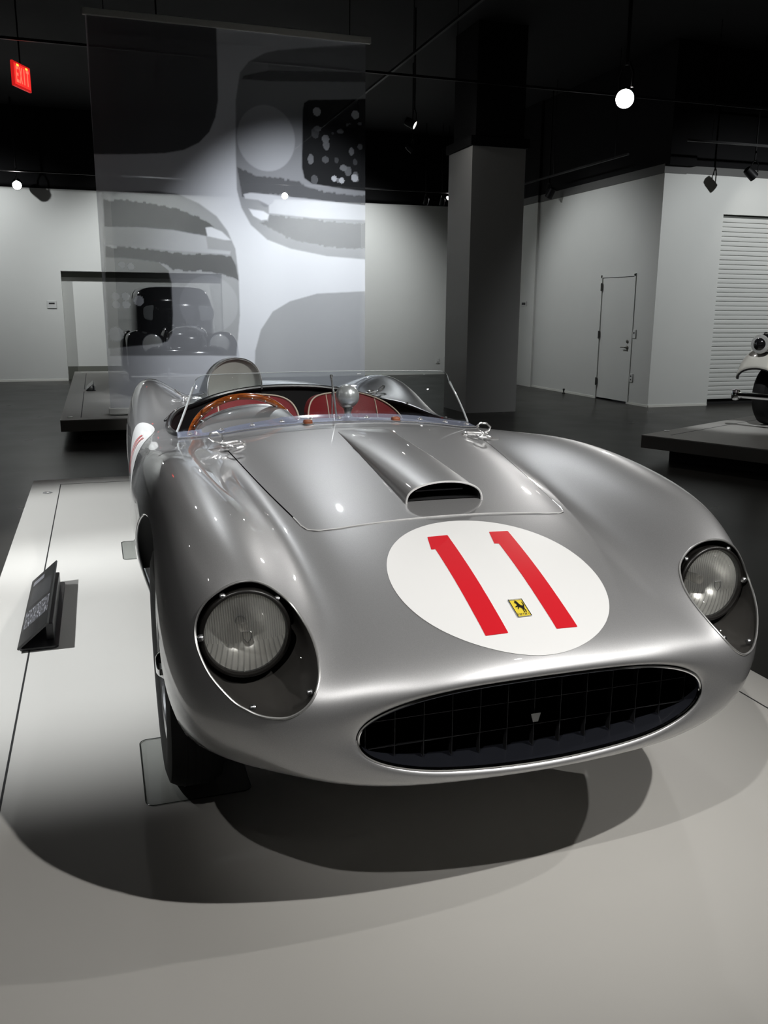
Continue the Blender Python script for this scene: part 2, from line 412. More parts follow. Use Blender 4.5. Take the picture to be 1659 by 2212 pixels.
# ---------------------------------------------------------------- silver car body: one smooth surface, sampled finely
# control points (x, y, z) for half the car, rows run from the grille mouth to the tail,
# columns from the top centre line over the wing crest and the flank to the bottom centre line
def _row(y, zs):                      # short form: twelve (x, z) or (x, y, z)
    return [(p[0], p[1], p[2]) if len(p) == 3 else (p[0], y, p[1]) for p in zs]
BODY_ROWS = [
 _row(0, [(0,-.812,.557),(.20,-.805,.550),(.315,-.788,.526),(.375,-.775,.500),(.402,-.768,.477),(.411,-.766,.453),(.404,-.768,.428),(.380,-.772,.407),(.335,-.778,.388),(.25,-.788,.370),(.12,-.795,.360),(0,-.797,.357)]),
 _row(0, [(0,-.822,.573),(.207,-.814,.566),(.33,-.795,.542),(.395,-.782,.512),(.425,-.775,.483),(.436,-.772,.453),(.428,-.774,.424),(.398,-.778,.397),(.347,-.786,.375),(.256,-.797,.355),(.12,-.805,.345),(0,-.807,.342)]),
 _row(0, [(0,-.772,.611),(.20,-.766,.602),(.345,-.76,.578),(.44,-.758,.553),(.50,-.757,.53),(.55,-.747,.495),(.565,-.738,.437),(.535,-.736,.382),(.45,-.745,.347),(.33,-.757,.326),(.16,-.766,.320),(0,-.768,.318)]),
 _row(0, [(0,-.66,.650),(.20,-.66,.642),(.345,-.665,.620),(.435,-.672,.601),(.515,-.682,.603),(.592,-.677,.608),(.673,-.637,.56),(.687,-.627,.46),(.638,-.632,.378),(.52,-.642,.325),(.28,-.66,.30),(0,-.665,.298)]),
 _row(0, [(0,-.52,.692),(.20,-.52,.686),(.345,-.525,.666),(.432,-.54,.647),(.518,-.565,.684),(.607,-.58,.718),(.708,-.525,.658),(.748,-.495,.49),(.715,-.50,.38),(.625,-.505,.305),(.34,-.51,.27),(0,-.51,.27)]),
 _row(0, [(0,-.35,.732),(.20,-.35,.728),(.35,-.355,.713),(.434,-.37,.692),(.525,-.40,.752),(.632,-.41,.797),(.737,-.365,.735),(.769,-.34,.53),(.748,-.34,.38),(.675,-.34,.265),(.38,-.34,.22),(0,-.34,.22)]),
 _row(-.15, [(0,.770),(.20,.767),(.355,.754),(.437,-.165,.734),(.53,-.185,.796),(.645,-.19,.840),(.742,-.16,.78),(.778,.55),(.760,.38),(.70,.23),(.4,.19),(0,.19)]),
 _row(.1, [(0,.806),(.20,.803),(.36,.791),(.445,.773),(.54,.823),(.65,.865),(.750,.808),(.787,.57),(.772,.38),(.73,.21),(.4,.18),(0,.18)]),
 _row(.38, [(0,.842),(.20,.839),(.368,.827),(.455,.812),(.55,.842),(.652,.868),(.752,.812),(.787,.61),(.745,.41),(.66,.21),(.4,.18),(0,.18)]),
 _row(.65, [(0,.872),(.20,.868),(.375,.855),(.465,.842),(.558,.845),(.652,.848),(.752,.795),(.790,.60),(.740,.41),(.65,.2),(.4,.18),(0,.18)]),
 _row(.92, [(0,.889),(.20,.884),(.38,.866),(.475,.849),(.565,.837),(.652,.824),(.744,.768),(.783,.57),(.750,.39),(.67,.2),(.4,.18),(0,.18)]),
 _row(1.25, [(0,.890),(.20,.885),(.38,.864),(.475,.845),(.565,.825),(.65,.803),(.733,.745),(.768,.53),(.762,.36),(.71,.2),(.4,.18),(0,.18)]),
 _row(1.58, [(0,.903),(.20,.896),(.375,.872),(.46,.853),(.55,.837),(.64,.82),(.722,.76),(.755,.54),(.75,.36),(.70,.19),(.4,.18),(0,.18)]),
 _row(1.85, [(0,.930),(.19,.921),(.36,.893),(.45,.868),(.54,.882),(.63,.900),(.713,.825),(.748,.56),(.744,.37),(.70,.19),(.4,.18),(0,.18)]),
 _row(2.1, [(0,.940),(.18,.930),(.34,.897),(.43,.872),(.53,.918),(.625,.948),(.708,.868),(.745,.60),(.744,.38),(.70,.19),(.4,.18),(0,.18)]),
 _row(2.4, [(0,.925),(.17,.915),(.32,.880),(.42,.858),(.52,.912),(.615,.945),(.703,.862),(.745,.6),(.744,.38),(.70,.19),(.4,.18),(0,.18)]),
 _row(2.75, [(0,.87),(.16,.862),(.30,.832),(.40,.815),(.50,.85),(.60,.865),(.69,.79),(.73,.57),(.725,.38),(.66,.2),(.38,.19),(0,.19)]),
 _row(3.05, [(0,.79),(.15,.782),(.28,.765),(.37,.752),(.47,.765),(.56,.76),(.65,.69),(.685,.52),(.66,.38),(.55,.28),(.28,.25),(0,.25)]),
 _row(3.2, [(0,.60),(.15,.60),(.26,.59),(.34,.58),(.43,.575),(.50,.56),(.56,.53),(.58,.48),(.55,.42),(.45,.38),(.22,.36),(0,.36)]),
]
def bspline_basis(n, per):
    """rows of uniform cubic B-spline weights over n control points padded by one ghost at each end"""
    t = np.linspace(0, n - 1, (n - 1) * per + 1)
    k = np.minimum(t.astype(int), n - 2); f = t - k
    B = np.zeros((len(t), n + 2))
    r = np.arange(len(t))
    B[r, k] = (1 - f) ** 3 / 6
    B[r, k + 1] = (3 * f ** 3 - 6 * f ** 2 + 4) / 6
    B[r, k + 2] = (-3 * f ** 3 + 3 * f ** 2 + 3 * f + 1) / 6
    B[r, k + 3] = f ** 3 / 6
    return B
MIR = np.array([-1., 1., 1.])
def pad_net(C):
    C = np.concatenate([2 * C[:1] - C[1:2], C, 2 * C[-1:] - C[-2:-1]], 0)
    return np.concatenate([C[:, 1:2] * MIR, C, C[:, -2:-1] * MIR], 1)
def body_grid(per_u=14, per_v=14):
    D = np.array(BODY_ROWS)
    n, m, _ = D.shape
    b1, b2 = bspline_basis(n, 1), bspline_basis(m, 1)
    C = D.copy()
    for _ in range(2):
        S = np.einsum('ua,abk,vb->uvk', b1, pad_net(C), b2)
        C = C + 0.75 * (D - S)
        C[:, 0, 0] = 0; C[:, -1, 0] = 0
    return np.einsum('ua,abk,vb->uvk', bspline_basis(n, per_u), pad_net(C), bspline_basis(m, per_v))
def body_mesh(per_u=14, per_v=14):
    """whole body: half grid mirrored over x, returns verts, triangles, smooth vertex normals"""
    G = body_grid(per_u, per_v)
    nu, nv, _ = G.shape
    ring = np.concatenate([G, (G * MIR)[:, -2:0:-1]], 1)        # closed ring around
    nr = ring.shape[1]
    V = ring.reshape(-1, 3)
    a = np.arange(nu - 1)[:, None] * nr + np.arange(nr)[None]
    b = np.arange(nu - 1)[:, None] * nr + (np.arange(nr)[None] + 1) % nr
    q = np.stack([a, b, b + nr, a + nr], -1).reshape(-1, 4)
    T = np.concatenate([q[:, [0, 1, 2]], q[:, [0, 2, 3]]], 0)
    N = vert_normals(V, T)
    return V, T, N
def vert_normals(V, T):
    fn = np.cross(V[T[:, 1]] - V[T[:, 0]], V[T[:, 2]] - V[T[:, 0]])
    N = np.zeros_like(V)
    for k in range(3):
        np.add.at(N, T[:, k], fn)
    return N / np.maximum(np.linalg.norm(N, axis=1, keepdims=True), 1e-12)
# ---------------------------------------------------------------- materials of the racing car
M_PAINT = mat('silver_paint', (.48, .48, .485), .43, .72, coat=1., coat_rough=.025)
def _flake(m):
    n, l, b = nodes_of(m)
    tc = n.new('ShaderNodeTexCoord'); vz = n.new('ShaderNodeTexVoronoi'); vz.inputs['Scale'].default_value = 1400
    l.new(tc.outputs['Object'], vz.inputs['Vector'])
    mr = n.new('ShaderNodeMapRange'); mr.inputs['To Min'].default_value = .88; mr.inputs['To Max'].default_value = 1.1
    l.new(vz.outputs['Color'], mr.inputs['Value'])
    mx = n.new('ShaderNodeMix'); mx.data_type = 'RGBA'; mx.blend_type = 'MULTIPLY'; mx.inputs['Factor'].default_value = 1
    mx.inputs['A'].default_value = b.inputs['Base Color'].default_value[:]
    l.new(mr.outputs['Result'], mx.inputs['B']); l.new(mx.outputs['Result'], b.inputs['Base Color'])
_flake(M_PAINT)
M_CHROME = mat('chrome', (.86, .87, .88), .07, 1.)
M_STEEL = noise_tint(mat('brushed_steel', (.55, .56, .57), .25, 1.), 60, .08)
M_SATIN = mat('satin_chrome', (.93, .93, .93), .26, .85)
M_BLACK = noise_tint(mat('black_trim', (.012, .012, .013), .45), 40, .2)
M_DARK = mat('dark_void', (.010, .010, .011), .6)
M_WHITE = mat('white_vinyl', (.86, .86, .85), .3, coat=.6, coat_rough=.06)
M_RED = mat('red_vinyl', (.66, .012, .022), .35, coat=.5, coat_rough=.06)
M_YEL = mat('yellow_enamel', (.85, .66, .06), .3, coat=.6)
M_INK = mat('black_enamel', (.012, .011, .010), .35)
M_LEATH = noise_tint(mat('red_upholstery', (.24, .010, .014), .6), 160, .14, .06, bump=.25)
M_PIPE = mat('cream_piping', (.72, .60, .47), .5)
M_WOOD = mat('varnished_wood', (.36, .085, .018), .22, coat=.8)
def _wood(m):
    n, l, b = nodes_of(m)
    tc = n.new('ShaderNodeTexCoord'); mp = n.new('ShaderNodeMapping'); mp.inputs['Scale'].default_value = (6, 30, 30)
    nz = n.new('ShaderNodeTexNoise'); nz.inputs['Scale'].default_value = 5; nz.inputs['Detail'].default_value = 6
    cr = n.new('ShaderNodeValToRGB')
    cr.color_ramp.elements[0].color = (.20, .035, .006, 1); cr.color_ramp.elements[1].color = (.50, .13, .02, 1)
    cr.color_ramp.elements[0].position = .35; cr.color_ramp.elements[1].position = .68
    l.new(tc.outputs['Object'], mp.inputs[0]); l.new(mp.outputs[0], nz.inputs['Vector']); l.new(nz.outputs['Fac'], cr.inputs[0])
    l.new(cr.outputs[0], b.inputs['Base Color'])
_wood(M_WOOD)
M_TAN = noise_tint(mat('brown_leather', (.26, .075, .03), .45), 60, .25)
M_RUB = noise_tint(mat('tyre_rubber', (.008, .008, .008), .7, spec=.25), 30, .2)
M_PLEX = clear_mat('clear_acrylic', (.94, .955, .96), 1.42, .01)
M_COVER = clear_mat('lamp_cover_acrylic', (.97, .97, .97), 1.38, .01)
def _flange():
    m = clear_mat('acrylic_flange', (.80, .83, .93), 1.5, .10, floor=.30)
    n, l = m.node_tree.nodes, m.node_tree.links; out = n['Material Output']; src = out.inputs[0].links[0].from_socket
    d = n.new('ShaderNodeBsdfDiffuse'); d.inputs[0].default_value = (.60, .66, .86, 1)
    mx = n.new('ShaderNodeMixShader'); mx.inputs[0].default_value = .22; l.new(src, mx.inputs[1]); l.new(d.outputs[0], mx.inputs[2]); l.new(mx.outputs[0], out.inputs[0])
    return m
M_FLANGE = _flange()
M_BUCKET = mat('lamp_bowl_paint', (.055, .052, .048), .38, .2, coat=.4)
M_MIRR = mat('reflector', (1., 1., .98), .28, .72)
def _lens():
    m = bpy.data.materials.new('fluted_lens_glass'); m.use_nodes = True
    n, l = m.node_tree.nodes, m.node_tree.links; n.remove(n['Principled BSDF']); out = n['Material Output']
    tc = n.new('ShaderNodeTexCoord'); sx = n.new('ShaderNodeSeparateXYZ'); l.new(tc.outputs['Object'], sx.inputs[0])
    def M(op, a, b=None, k=None):
        q = n.new('ShaderNodeMath'); q.operation = op; l.new(a, q.inputs[0])
        if b is not None: l.new(b, q.inputs[1])
        if k is not None: q.inputs[1].default_value = k
        return q.outputs[0]
    # flutes: fine across the middle, coarser and fanned below
    fan = M('MULTIPLY', sx.outputs['X'], M('SUBTRACT', M('MULTIPLY', sx.outputs['Y'], None, 3.2), None, -1.0))
    fine = M('SINE', M('MULTIPLY', sx.outputs['X'], None, 1250.)); coarse = M('SINE', M('MULTIPLY', fan, None, 620.))
    low = M('LESS_THAN', sx.outputs['Y'], None, -.012)
    mixw = n.new('ShaderNodeMix'); mixw.data_type = 'FLOAT'; l.new(low, mixw.inputs[0]); l.new(fine, mixw.inputs[2]); l.new(coarse, mixw.inputs[3])
    line = M('POWER', M('MULTIPLY', M('ADD', mixw.outputs[0], None, 1.0), None, .5), None, 5.)
    bp = n.new('ShaderNodeBump'); bp.inputs['Strength'].default_value = .7; bp.inputs['Distance'].default_value = .0012
    l.new(mixw.outputs[0], bp.inputs['Height'])
    tint = n.new('ShaderNodeMix'); tint.data_type = 'RGBA'; tint.inputs['A'].default_value = (.97, .97, .95, 1); tint.inputs['B'].default_value = (.5, .5, .49, 1)
    l.new(line, tint.inputs['Factor'])
    tr = n.new('ShaderNodeBsdfTransparent'); l.new(tint.outputs['Result'], tr.inputs[0])
    gl = n.new('ShaderNodeBsdfGlossy'); gl.inputs['Roughness'].default_value = .10; l.new(bp.outputs[0], gl.inputs['Normal'])
    df = n.new('ShaderNodeBsdfTranslucent'); df.inputs[0].default_value = (.9, .9, .88, 1); dd = n.new('ShaderNodeBsdfDiffuse'); dd.inputs[0].default_value = (.85, .85, .83, 1)
    l.new(bp.outputs[0], dd.inputs['Normal'])
    reflect_haze = n.new('ShaderNodeMixShader'); reflect_haze.inputs[0].default_value = .5; l.new(df.outputs[0], reflect_haze.inputs[1]); l.new(dd.outputs[0], reflect_haze.inputs[2])  # whitish scatter painted in for the bright reflections inside the lamp
    a = n.new('ShaderNodeMixShader'); a.inputs[0].default_value = .18; l.new(tr.outputs[0], a.inputs[1]); l.new(reflect_haze.outputs[0], a.inputs[2])
    b = n.new('ShaderNodeMixShader'); b.inputs[0].default_value = .20; l.new(a.outputs[0], b.inputs[1]); l.new(gl.outputs[0], b.inputs[2])
    l.new(b.outputs[0], out.inputs[0])
    return m
M_LENS = _lens()

# ---------------------------------------------------------------- the racing car; local origin under the front axle on the platform
CAR = thing('racing_car', 'silver open-cockpit vintage racing car wearing a white roundel with red number 11', 'car', (0, 0, PT + .0048))
V0, T0, N0 = body_mesh()
BVH = BVHTree.FromPolygons([Vector(v) for v in V0], [tuple(int(i) for i in t) for t in T0])
def on_body(x, y, off=0.):
    """point of the upper body over (x, y), lifted along the normal"""
    h = BVH.ray_cast(Vector((x, y, 2)), Vector((0, 0, -1)))
    if h[0] is None: return Vector((x, y, .5)), Vector((0, 0, 1))
    return h[0] + h[1] * off, h[1]
AXF, AXR, WR = .03, 2.40, .333                # axles and wheel radius

# outlines that cut the shell -------------------------------------------------
COCKPIT = smooth_closed([(0, .955), (.30, .955), (.50, .965), (.575, 1.02), (.60, 1.2), (.595, 1.42), (.545, 1.64), (.43, 1.79), (.25, 1.855), (0, 1.87),
                         (-.25, 1.855), (-.43, 1.79), (-.545, 1.64), (-.595, 1.42), (-.60, 1.2), (-.575, 1.02), (-.50, .965), (-.30, .955)], 5)
_hh = [(.12, -.208), (.22, -.212), (.30, -.213), (.345, -.203), (.371, -.18), (.381, -.145), (.392, -.06), (.413, .1), (.437, .3), (.458, .5), (.470, .66), (.462, .715), (.43, .735), (.30, .765), (.15, .785)]
BONNET = smooth_closed([(0, -.206)] + _hh + [(0, .792)] + [(-x, y) for x, y in _hh[::-1]], 6)
COVER = smooth_closed([(.581, .157), (.624, .151), (.666, .136), (.686, .121), (.697, .102), (.702, .078), (.701, .047), (.694, .013), (.682, -.022), (.663, -.057), (.641, -.089),
                       (.621, -.109), (.599, -.127), (.574, -.140), (.548, -.147), (.525, -.144), (.506, -.134), (.491, -.117), (.478, -.088), (.471, -.058), (.467, -.018), (.469, .025),
                       (.478, .066), (.495, .108), (.519, .135), (.548, .152)], 4)
def cover_field(V, side):
    b = .69 * V[:, 1] + .72 * V[:, 2]
    f = poly_sdf(COVER, V[:, 0] * side, b)
    return np.where((V[:, 0] * side > .3) & (V[:, 1] < -.38) & (V[:, 2] > .38), f, -1.)
shell = (V0, N0, T0)
Vs = shell[0]
f = np.where(Vs[:, 2] > .55, poly_sdf(COCKPIT, Vs[:, 0], Vs[:, 1]), -1.)
_, shell = clip_tris(*shell, f)
for yc, rr, x0 in ((AXF - .02, .425, .47), (AXR, .385, .47)):
    Vs = shell[0]
    f = np.minimum(rr - np.hypot(Vs[:, 1] - yc, Vs[:, 2] - WR), np.abs(Vs[:, 0]) - x0)
    _, shell = clip_tris(*shell, f)
covers = {}
for side in (1, -1):
    covers[side], shell = clip_tris(*shell, cover_field(shell[0], side))
def bonnet_field(V):
    return np.where((V[:, 2] > .55) & (V[:, 1] > -.4) & (V[:, 1] < .95), poly_sdf(BONNET, V[:, 0], V[:, 1]), -1.)
f = bonnet_field(shell[0])
bon, _ = clip_tris(*shell, f - .0018)
_, shell = clip_tris(*shell, f + .0018)
bon = (bon[0] + bon[1] * .0012, bon[1], bon[2])
def tri_obj(name, VNT, material, parent, thick=0.):
    V, N, T = VNT
    o = obj_from(name, V, T, material, parent, True, normals=None if thick else N)
    if thick:
        m = o.modifiers.new('thickness', 'SOLIDIFY'); m.thickness = thick; m.offset = -1
    return o
body = tri_obj('body_shell', shell, M_PAINT, CAR)
bonnet = tri_obj('bonnet', bon, M_PAINT, CAR)
# pale bead: the glint along the bonnet's front edge, put into colour
def bonnet_edge(pts, r, name, material, lift=.0008):
    m = MB(); m.tube([on_body(x, y, lift)[0] for x, y in pts], r, 6); return m.build(name, material, bonnet)
_fr = [(-.388, -.085)] + [(-x, y) for x, y in _hh[::-1] if y < -.1] + [(0, -.206)] + [(x, y) for x, y in _hh if y < -.1] + [(.388, -.085)]
_fr = np.array(_fr); _t = np.linspace(0, len(_fr) - 1, 70); _k = np.arange(len(_fr))
bonnet_edge(np.stack([np.interp(_t, _k, _fr[:, 0]), np.interp(_t, _k, _fr[:, 1])], 1), .0019, 'edge_glint', mat('pale_edge_glint', (.80, .80, .79), .25, .2, coat=1), .001)
# dark shut line under the seam, so that the gap reads as depth
_b = MB(); _n = len(BONNET)
_P = [[on_body(x, y, -.006)[0] for x, y in BONNET * s + np.array([0, .29]) * (1 - s)] for s in (.985, 1.015)]
_b.grid(_P, closed_v=True); _b.build('shut_line_channel', M_DARK, CAR)

# wing edges: rolled lips around the front and rear wheel arches
def arch_lip(yc, rr, side, a0, a1):
    pts = []
    for k in range(49):
        a = rad(a0 + (a1 - a0) * k / 48); y, z = yc + rr * math.cos(a), WR + rr * math.sin(a)
        h = BVH.ray_cast(Vector((side * 1.5, y, z)), Vector((-side, 0, 0)))
        if h[0] is not None: pts.append(h[0] - Vector((side * .004, 0, 0)))
    return pts
for side in (1, -1):
    for yc, rr in ((AXF - .02, .425), (AXR, .385)):
        m = MB(); m.tube(arch_lip(yc, rr, side, -12, 192), .0042, 8); m.build('wheel_arch_lip', M_PAINT, CAR)
# dark wheel wells
for side in (1, -1):
    for yc in (AXF, AXR):
        m = MB(); P = []
        for k in range(25):
            a = rad(22 + 148 * k / 24); r = .437 if yc == AXF else .392
            h = BVH.ray_cast(Vector((side * 1.5, yc + r * math.cos(a), WR + r * math.sin(a))), Vector((-side, 0, 0))); xo = abs(h[0].x) - .006 if h[0] is not None and abs(h[0].x) > .62 else .70
            P.append([(side * x, yc + r * math.cos(a), WR + r * math.sin(a)) for x in (xo, .6, .50)])
        m.grid(P); m.add([(side * .50, yc + (.43 if yc == AXF else .385) * math.cos(rad(22 + 148 * k / 24)), WR + (.43 if yc == AXF else .385) * math.sin(rad(22 + 148 * k / 24))) for k in range(25)], [tuple(range(25))])
        m.build('wheel_well', M_DARK, CAR)
m = MB(); m.box((0, 1.25, .165), (.86, 2.4, .02)); m.build('floor_pan', M_DARK, CAR)

# grille ----------------------------------------------------------------------
_G = body_grid(14, 14); rim = [Vector(p) for p in _G[0]]
rimc = rim + [Vector((-p.x, p.y, p.z)) for p in rim[-2:0:-1]]
m = MB(); m.tube([p + Vector((0, -.001, 0)) for p in rimc], .0052, 10, closed=True); grille_rim = m.build('grille_surround', M_CHROME, CAR)
cen = Vector((0, 0, .452))
m = MB()
def duct_ring(dy, s, sz): return [Vector((p.x * s, p.y + dy, cen.z + (p.z - cen.z) * sz)) for p in rimc]
m.grid([duct_ring(0, 1, 1), duct_ring(.02, .99, .985), duct_ring(.09, .975, .95), duct_ring(.30, .93, .9)], closed_v=True)
m.add([Vector((p.x, p.y, p.z)) for p in duct_ring(.30, .93, .9)], [tuple(range(len(rimc)))])
duct = m.build('intake_duct', mat('intake_dark_paint', (.012, .013, .017), .3, .0, coat=.4), CAR)
GY = -.735
rp = np.array([(p.x, p.z) for p in rimc])
def inside_rim(X, Z): return poly_sdf(rp, X, Z) > .004
for axis, vals in (('x', np.arange(-.387, .39, .0645)), ('z', np.array([.412, .472, .532]))):
    for v in vals:
        s = np.linspace(-.45, .45, 181) if axis == 'z' else np.linspace(.33, .57, 97)
        ok = s[inside_rim(np.full(len(s), v), s) if axis == 'x' else inside_rim(s, np.full(len(s), v))]
        if len(ok) < 3: continue
        a, b = ok[0], ok[-1]
        m = MB()
        if axis == 'x': m.box((v, GY, (a + b) / 2), (.0013, .016, b - a))
        else: m.box(((a + b) / 2, GY + .001, v), (b - a, .0145, .0013))
        m.build('grille_bar', mat('grille_alloy', (.07, .07, .075), .4, .8), CAR, smooth=False)
# small silver shield-shaped emblem on the mesh
m = MB(); m.prism([(-.012, .012), (.012, .012), (.006, -.008), (-.006, -.008)], -.003, .003, lambda x, y, z: (x + .0, GY - .012 + z, .430 + y))
m.build('grille_emblem', M_STEEL, CAR, smooth=False)

# headlamps -------------------------------------------------------------------
LC = Vector((.595, -.540, .620)); LR = .088
def headlamp(side):
    S = lambda p: Vector((p[0] * side, p[1], p[2]))
    # bowl behind the cover
    ring0 = []
    for x, b in COVER:
        o = Vector((x * side, .69 * b, .72 * b)); d = Vector((0, .722, -.692))
        h = BVH.ray_cast(o - d * 1.2 + Vector((0, 0, 0)), d)
        ring0.append(h[0] if h[0] is not None else o)
    c0 = sum(ring0, Vector()) / len(ring0)
    m = MB(); rows = []
    for dy, dz, s in ((0, 0, 1.0), (.012, -.006, .985), (.05, -.015, .96), (.11, -.02, .92), (.18, -.01, .84)):
        rows.append([c0 + (p - c0) * s + Vector((0, dy, dz)) for p in ring0])
    back = c0 + Vector((0, .24, .02))
    rows.append([back + (p - c0) * .5 for p in ring0]); rows.append([back + (p - c0) * .01 for p in ring0])
    m.grid(rows, closed_v=True)
    bowl = m.build('headlamp_bowl', M_BUCKET, CAR)
    m = MB(); m.tube(ring0, .0028, 8, closed=True); m.build('cover_rim', mat('rim_alloy', (.62, .62, .61), .32, .8), bowl)
    Vc, Nc, Tc = covers[side]
    cv = obj_from('clear_cover', Vc + Nc * .0012, Tc, M_COVER, bowl, True, normals=Nc)
    ax = Vector((0.03 * side, -1, .05)).normalized()
    c = S(LC)
    def L(prof, name, mt, seg=48, par=bowl, caps=False):
        mm = MB(); mm.lathe(prof, seg, c, ax, caps); return mm.build(name, mt, par, angle=50)
    # reflector, black shell, chrome rim, glass
    L([(.012, -.085), (.03, -.080), (.055, -.064), (.075, -.040), (.086, -.012), (.087, .0)], 'reflector', M_MIRR)
    L([(.0, -.10), (.06, -.095), (.095, -.05), (.0985, .0), (.0985, .010)], 'lamp_shell', M_INK)
    L([(.0985, .002), (.0985, .012), (.095, .016), (.0905, .016), (.0885, .012), (.0875, .004)], 'lamp_rim', M_INK)
    q = Vector((0, 0, 1)).rotation_difference(ax)
    prof = [(LR * 1.01 * t, .006 + .026 * (1 - t * t)) for t in (1, .97, .92, .84, .74, .62, .5, .38, .25, .12, .0)]
    mm = MB(); mm.lathe(prof, 56, (0, 0, 0), (0, 0, 1), False)
    g = mm.build('lamp_lens', M_LENS, bowl); g.location = c; g.rotation_mode = 'QUATERNION'; g.rotation_quaternion = q
    L([(0, -.035), (.011, -.032), (.013, -.045), (.011, -.08)], 'bulb', mat('bulb_glass', (.55, .53, .48), .15, .4), 20)
    # little shield moulded in the middle of the lens
    mm = MB(); sh = [(-.009, .012), (.009, .012), (.009, -.002), (0, -.014), (-.009, -.002)]
    mm.tube([q @ Vector((x, y, .0335)) + c for x, y in sh], .0009, 5, closed=True); mm.build('lens_shield', M_STEEL, bowl)
    # screws that hold the cover
    n = len(ring0)
    for k in (.06, .205, .45, .655, .93):
        p = ring0[int(k * n) % n]; p = p + (c0 - p).normalized() * .012 + Vector((0, .006, -.004))
        mm = MB(); mm.lathe([(.0075, -.006), (.0075, .0), (.006, .003), (.003, .0045), (0, .005)], 14, p, (0, -.72, .69)); mm.build('cover_screw', M_STEEL, bowl)
for side in (1, -1): headlamp(side)

# number roundel and badge on the nose ----------------------------------------
def decal(name, poly, off, material, parent, step=.008, grid_fit=True):
    """polygon in plan, draped over the bonnet and nose"""
    P = np.array(poly); x0, y0 = P.min(0); x1, y1 = P.max(0)
    xs = np.linspace(x0 - .001, x1 + .001, max(3, int((x1 - x0) / step) + 2)); ys = np.linspace(y0 - .001, y1 + .001, max(3, int((y1 - y0) / step) + 2))
    V, N = [], []
    for y in ys:
        for x in xs:
            p, n = on_body(x, y, off); V.append(p); N.append(n)
    nx = len(xs); T = []
    for j in range(len(ys) - 1):
        for i in range(nx - 1):
            a = j * nx + i; T += [(a, a + 1, a + nx + 1), (a, a + nx + 1, a + nx)]
    V, T = np.array(V), np.array(T); N = vert_normals(V, T)
    X, Y = np.meshgrid(xs, ys)
    f = poly_sdf(P, X.ravel(), Y.ravel())
    ins, _ = clip_tris(V, N, T, f)
    return obj_from(name, ins[0], ins[2], material, parent, True, normals=ins[1])
ell = [(.004 + .257 * math.cos(a), -.519 + .277 * math.sin(a)) for a in np.linspace(0, 2 * math.pi, 120, endpoint=False)]
roundel = decal('number_roundel', ell, .0011, M_WHITE, CAR)
for poly in ([(-.096, -.322), (-.041, -.321), (-.064, -.729), (-.116, -.727), (-.099, -.387), (-.110, -.387)],
             [(.075, -.321), (.128, -.322), (.101, -.733), (.049, -.734), (.073, -.386), (.061, -.385)]):
    decal('digit_one', poly, .0019, M_RED, roundel, .0028)
bq = [(-.0165, -.627), (.0155, -.628), (.012, -.687), (-.020, -.687)]
badge = decal('nose_badge', bq, .0032, M_YEL, CAR, .004)
_e = [on_body(x, y, .0034)[0] for x, y in bq]
m = MB(); m.tube(_e, .0012, 6, closed=True); m.build('badge_frame', M_STEEL, badge)
def on_badge(u, v):    # u, v in 0..1 from the upper left
    a, b, c_, d = [np.array(p) for p in bq]
    return (a * (1 - u) + b * u) * (1 - v) + (d * (1 - u) + c_ * u) * v
horse = [(.30, .20), (.36, .13), (.42, .10), (.44, .05), (.47, .10), (.54, .18), (.58, .28), (.64, .36), (.74, .41), (.79, .41), (.84, .36), (.86, .26), (.81, .17), (.89, .20), (.93, .30), (.90, .42), (.84, .48), (.82, .52),
         (.80, .60), (.85, .68), (.80, .76), (.84, .79), (.75, .79), (.76, .69), (.71, .61), (.66, .67), (.68, .76), (.71, .79), (.62, .79), (.61, .67), (.63, .58), (.56, .52), (.48, .48), (.40, .52), (.34, .60), (.29, .58), (.34, .50), (.40, .44),
         (.30, .46), (.22, .48), (.20, .44), (.28, .40), (.38, .38), (.39, .32), (.40, .26), (.36, .24), (.32, .25)]
decal('prancing_horse', [on_badge(*p) for p in horse], .0042, M_INK, badge, .0011)
# the maker's name in small strokes along the foot of the badge
GLYPH = {'F': [((0, 0), (0, 1)), ((0, 0), (1, 0)), ((0, .5), (.7, .5))], 'e': [((0, .65), (1, .65)), ((1, .65), (1, .3)), ((1, .3), (0, .3)), ((0, .3), (0, 1)), ((0, 1), (1, 1))],
         'r': [((0, .3), (0, 1)), ((0, .4), (.8, .3))], 'a': [((0, .3), (1, .3)), ((1, .3), (1, 1)), ((1, 1), (0, 1)), ((0, 1), (0, .62)), ((0, .62), (1, .62))], 'i': [((.4, .35), (.4, 1)), ((.4, .02), (.4, .14))]}
m = MB()
for k, ch in enumerate('Ferrari'):
    u0 = .07 + k * .127; w = .085
    for (a, b), (c_, d) in GLYPH[ch]:
        p = on_body(*on_badge(u0 + a * w, .81 + b * .12), .0044)[0]; q_ = on_body(*on_badge(u0 + c_ * w, .81 + d * .12), .0044)[0]
        m.rod(p, q_, .00042, 4)
m.build('badge_lettering', M_INK, badge)
m = MB(); m.tube([on_body(*on_badge(u, .055), .0042)[0] for u in (.04, .5, .96)], .0011, 5); m.build('badge_bar', M_STEEL, badge)

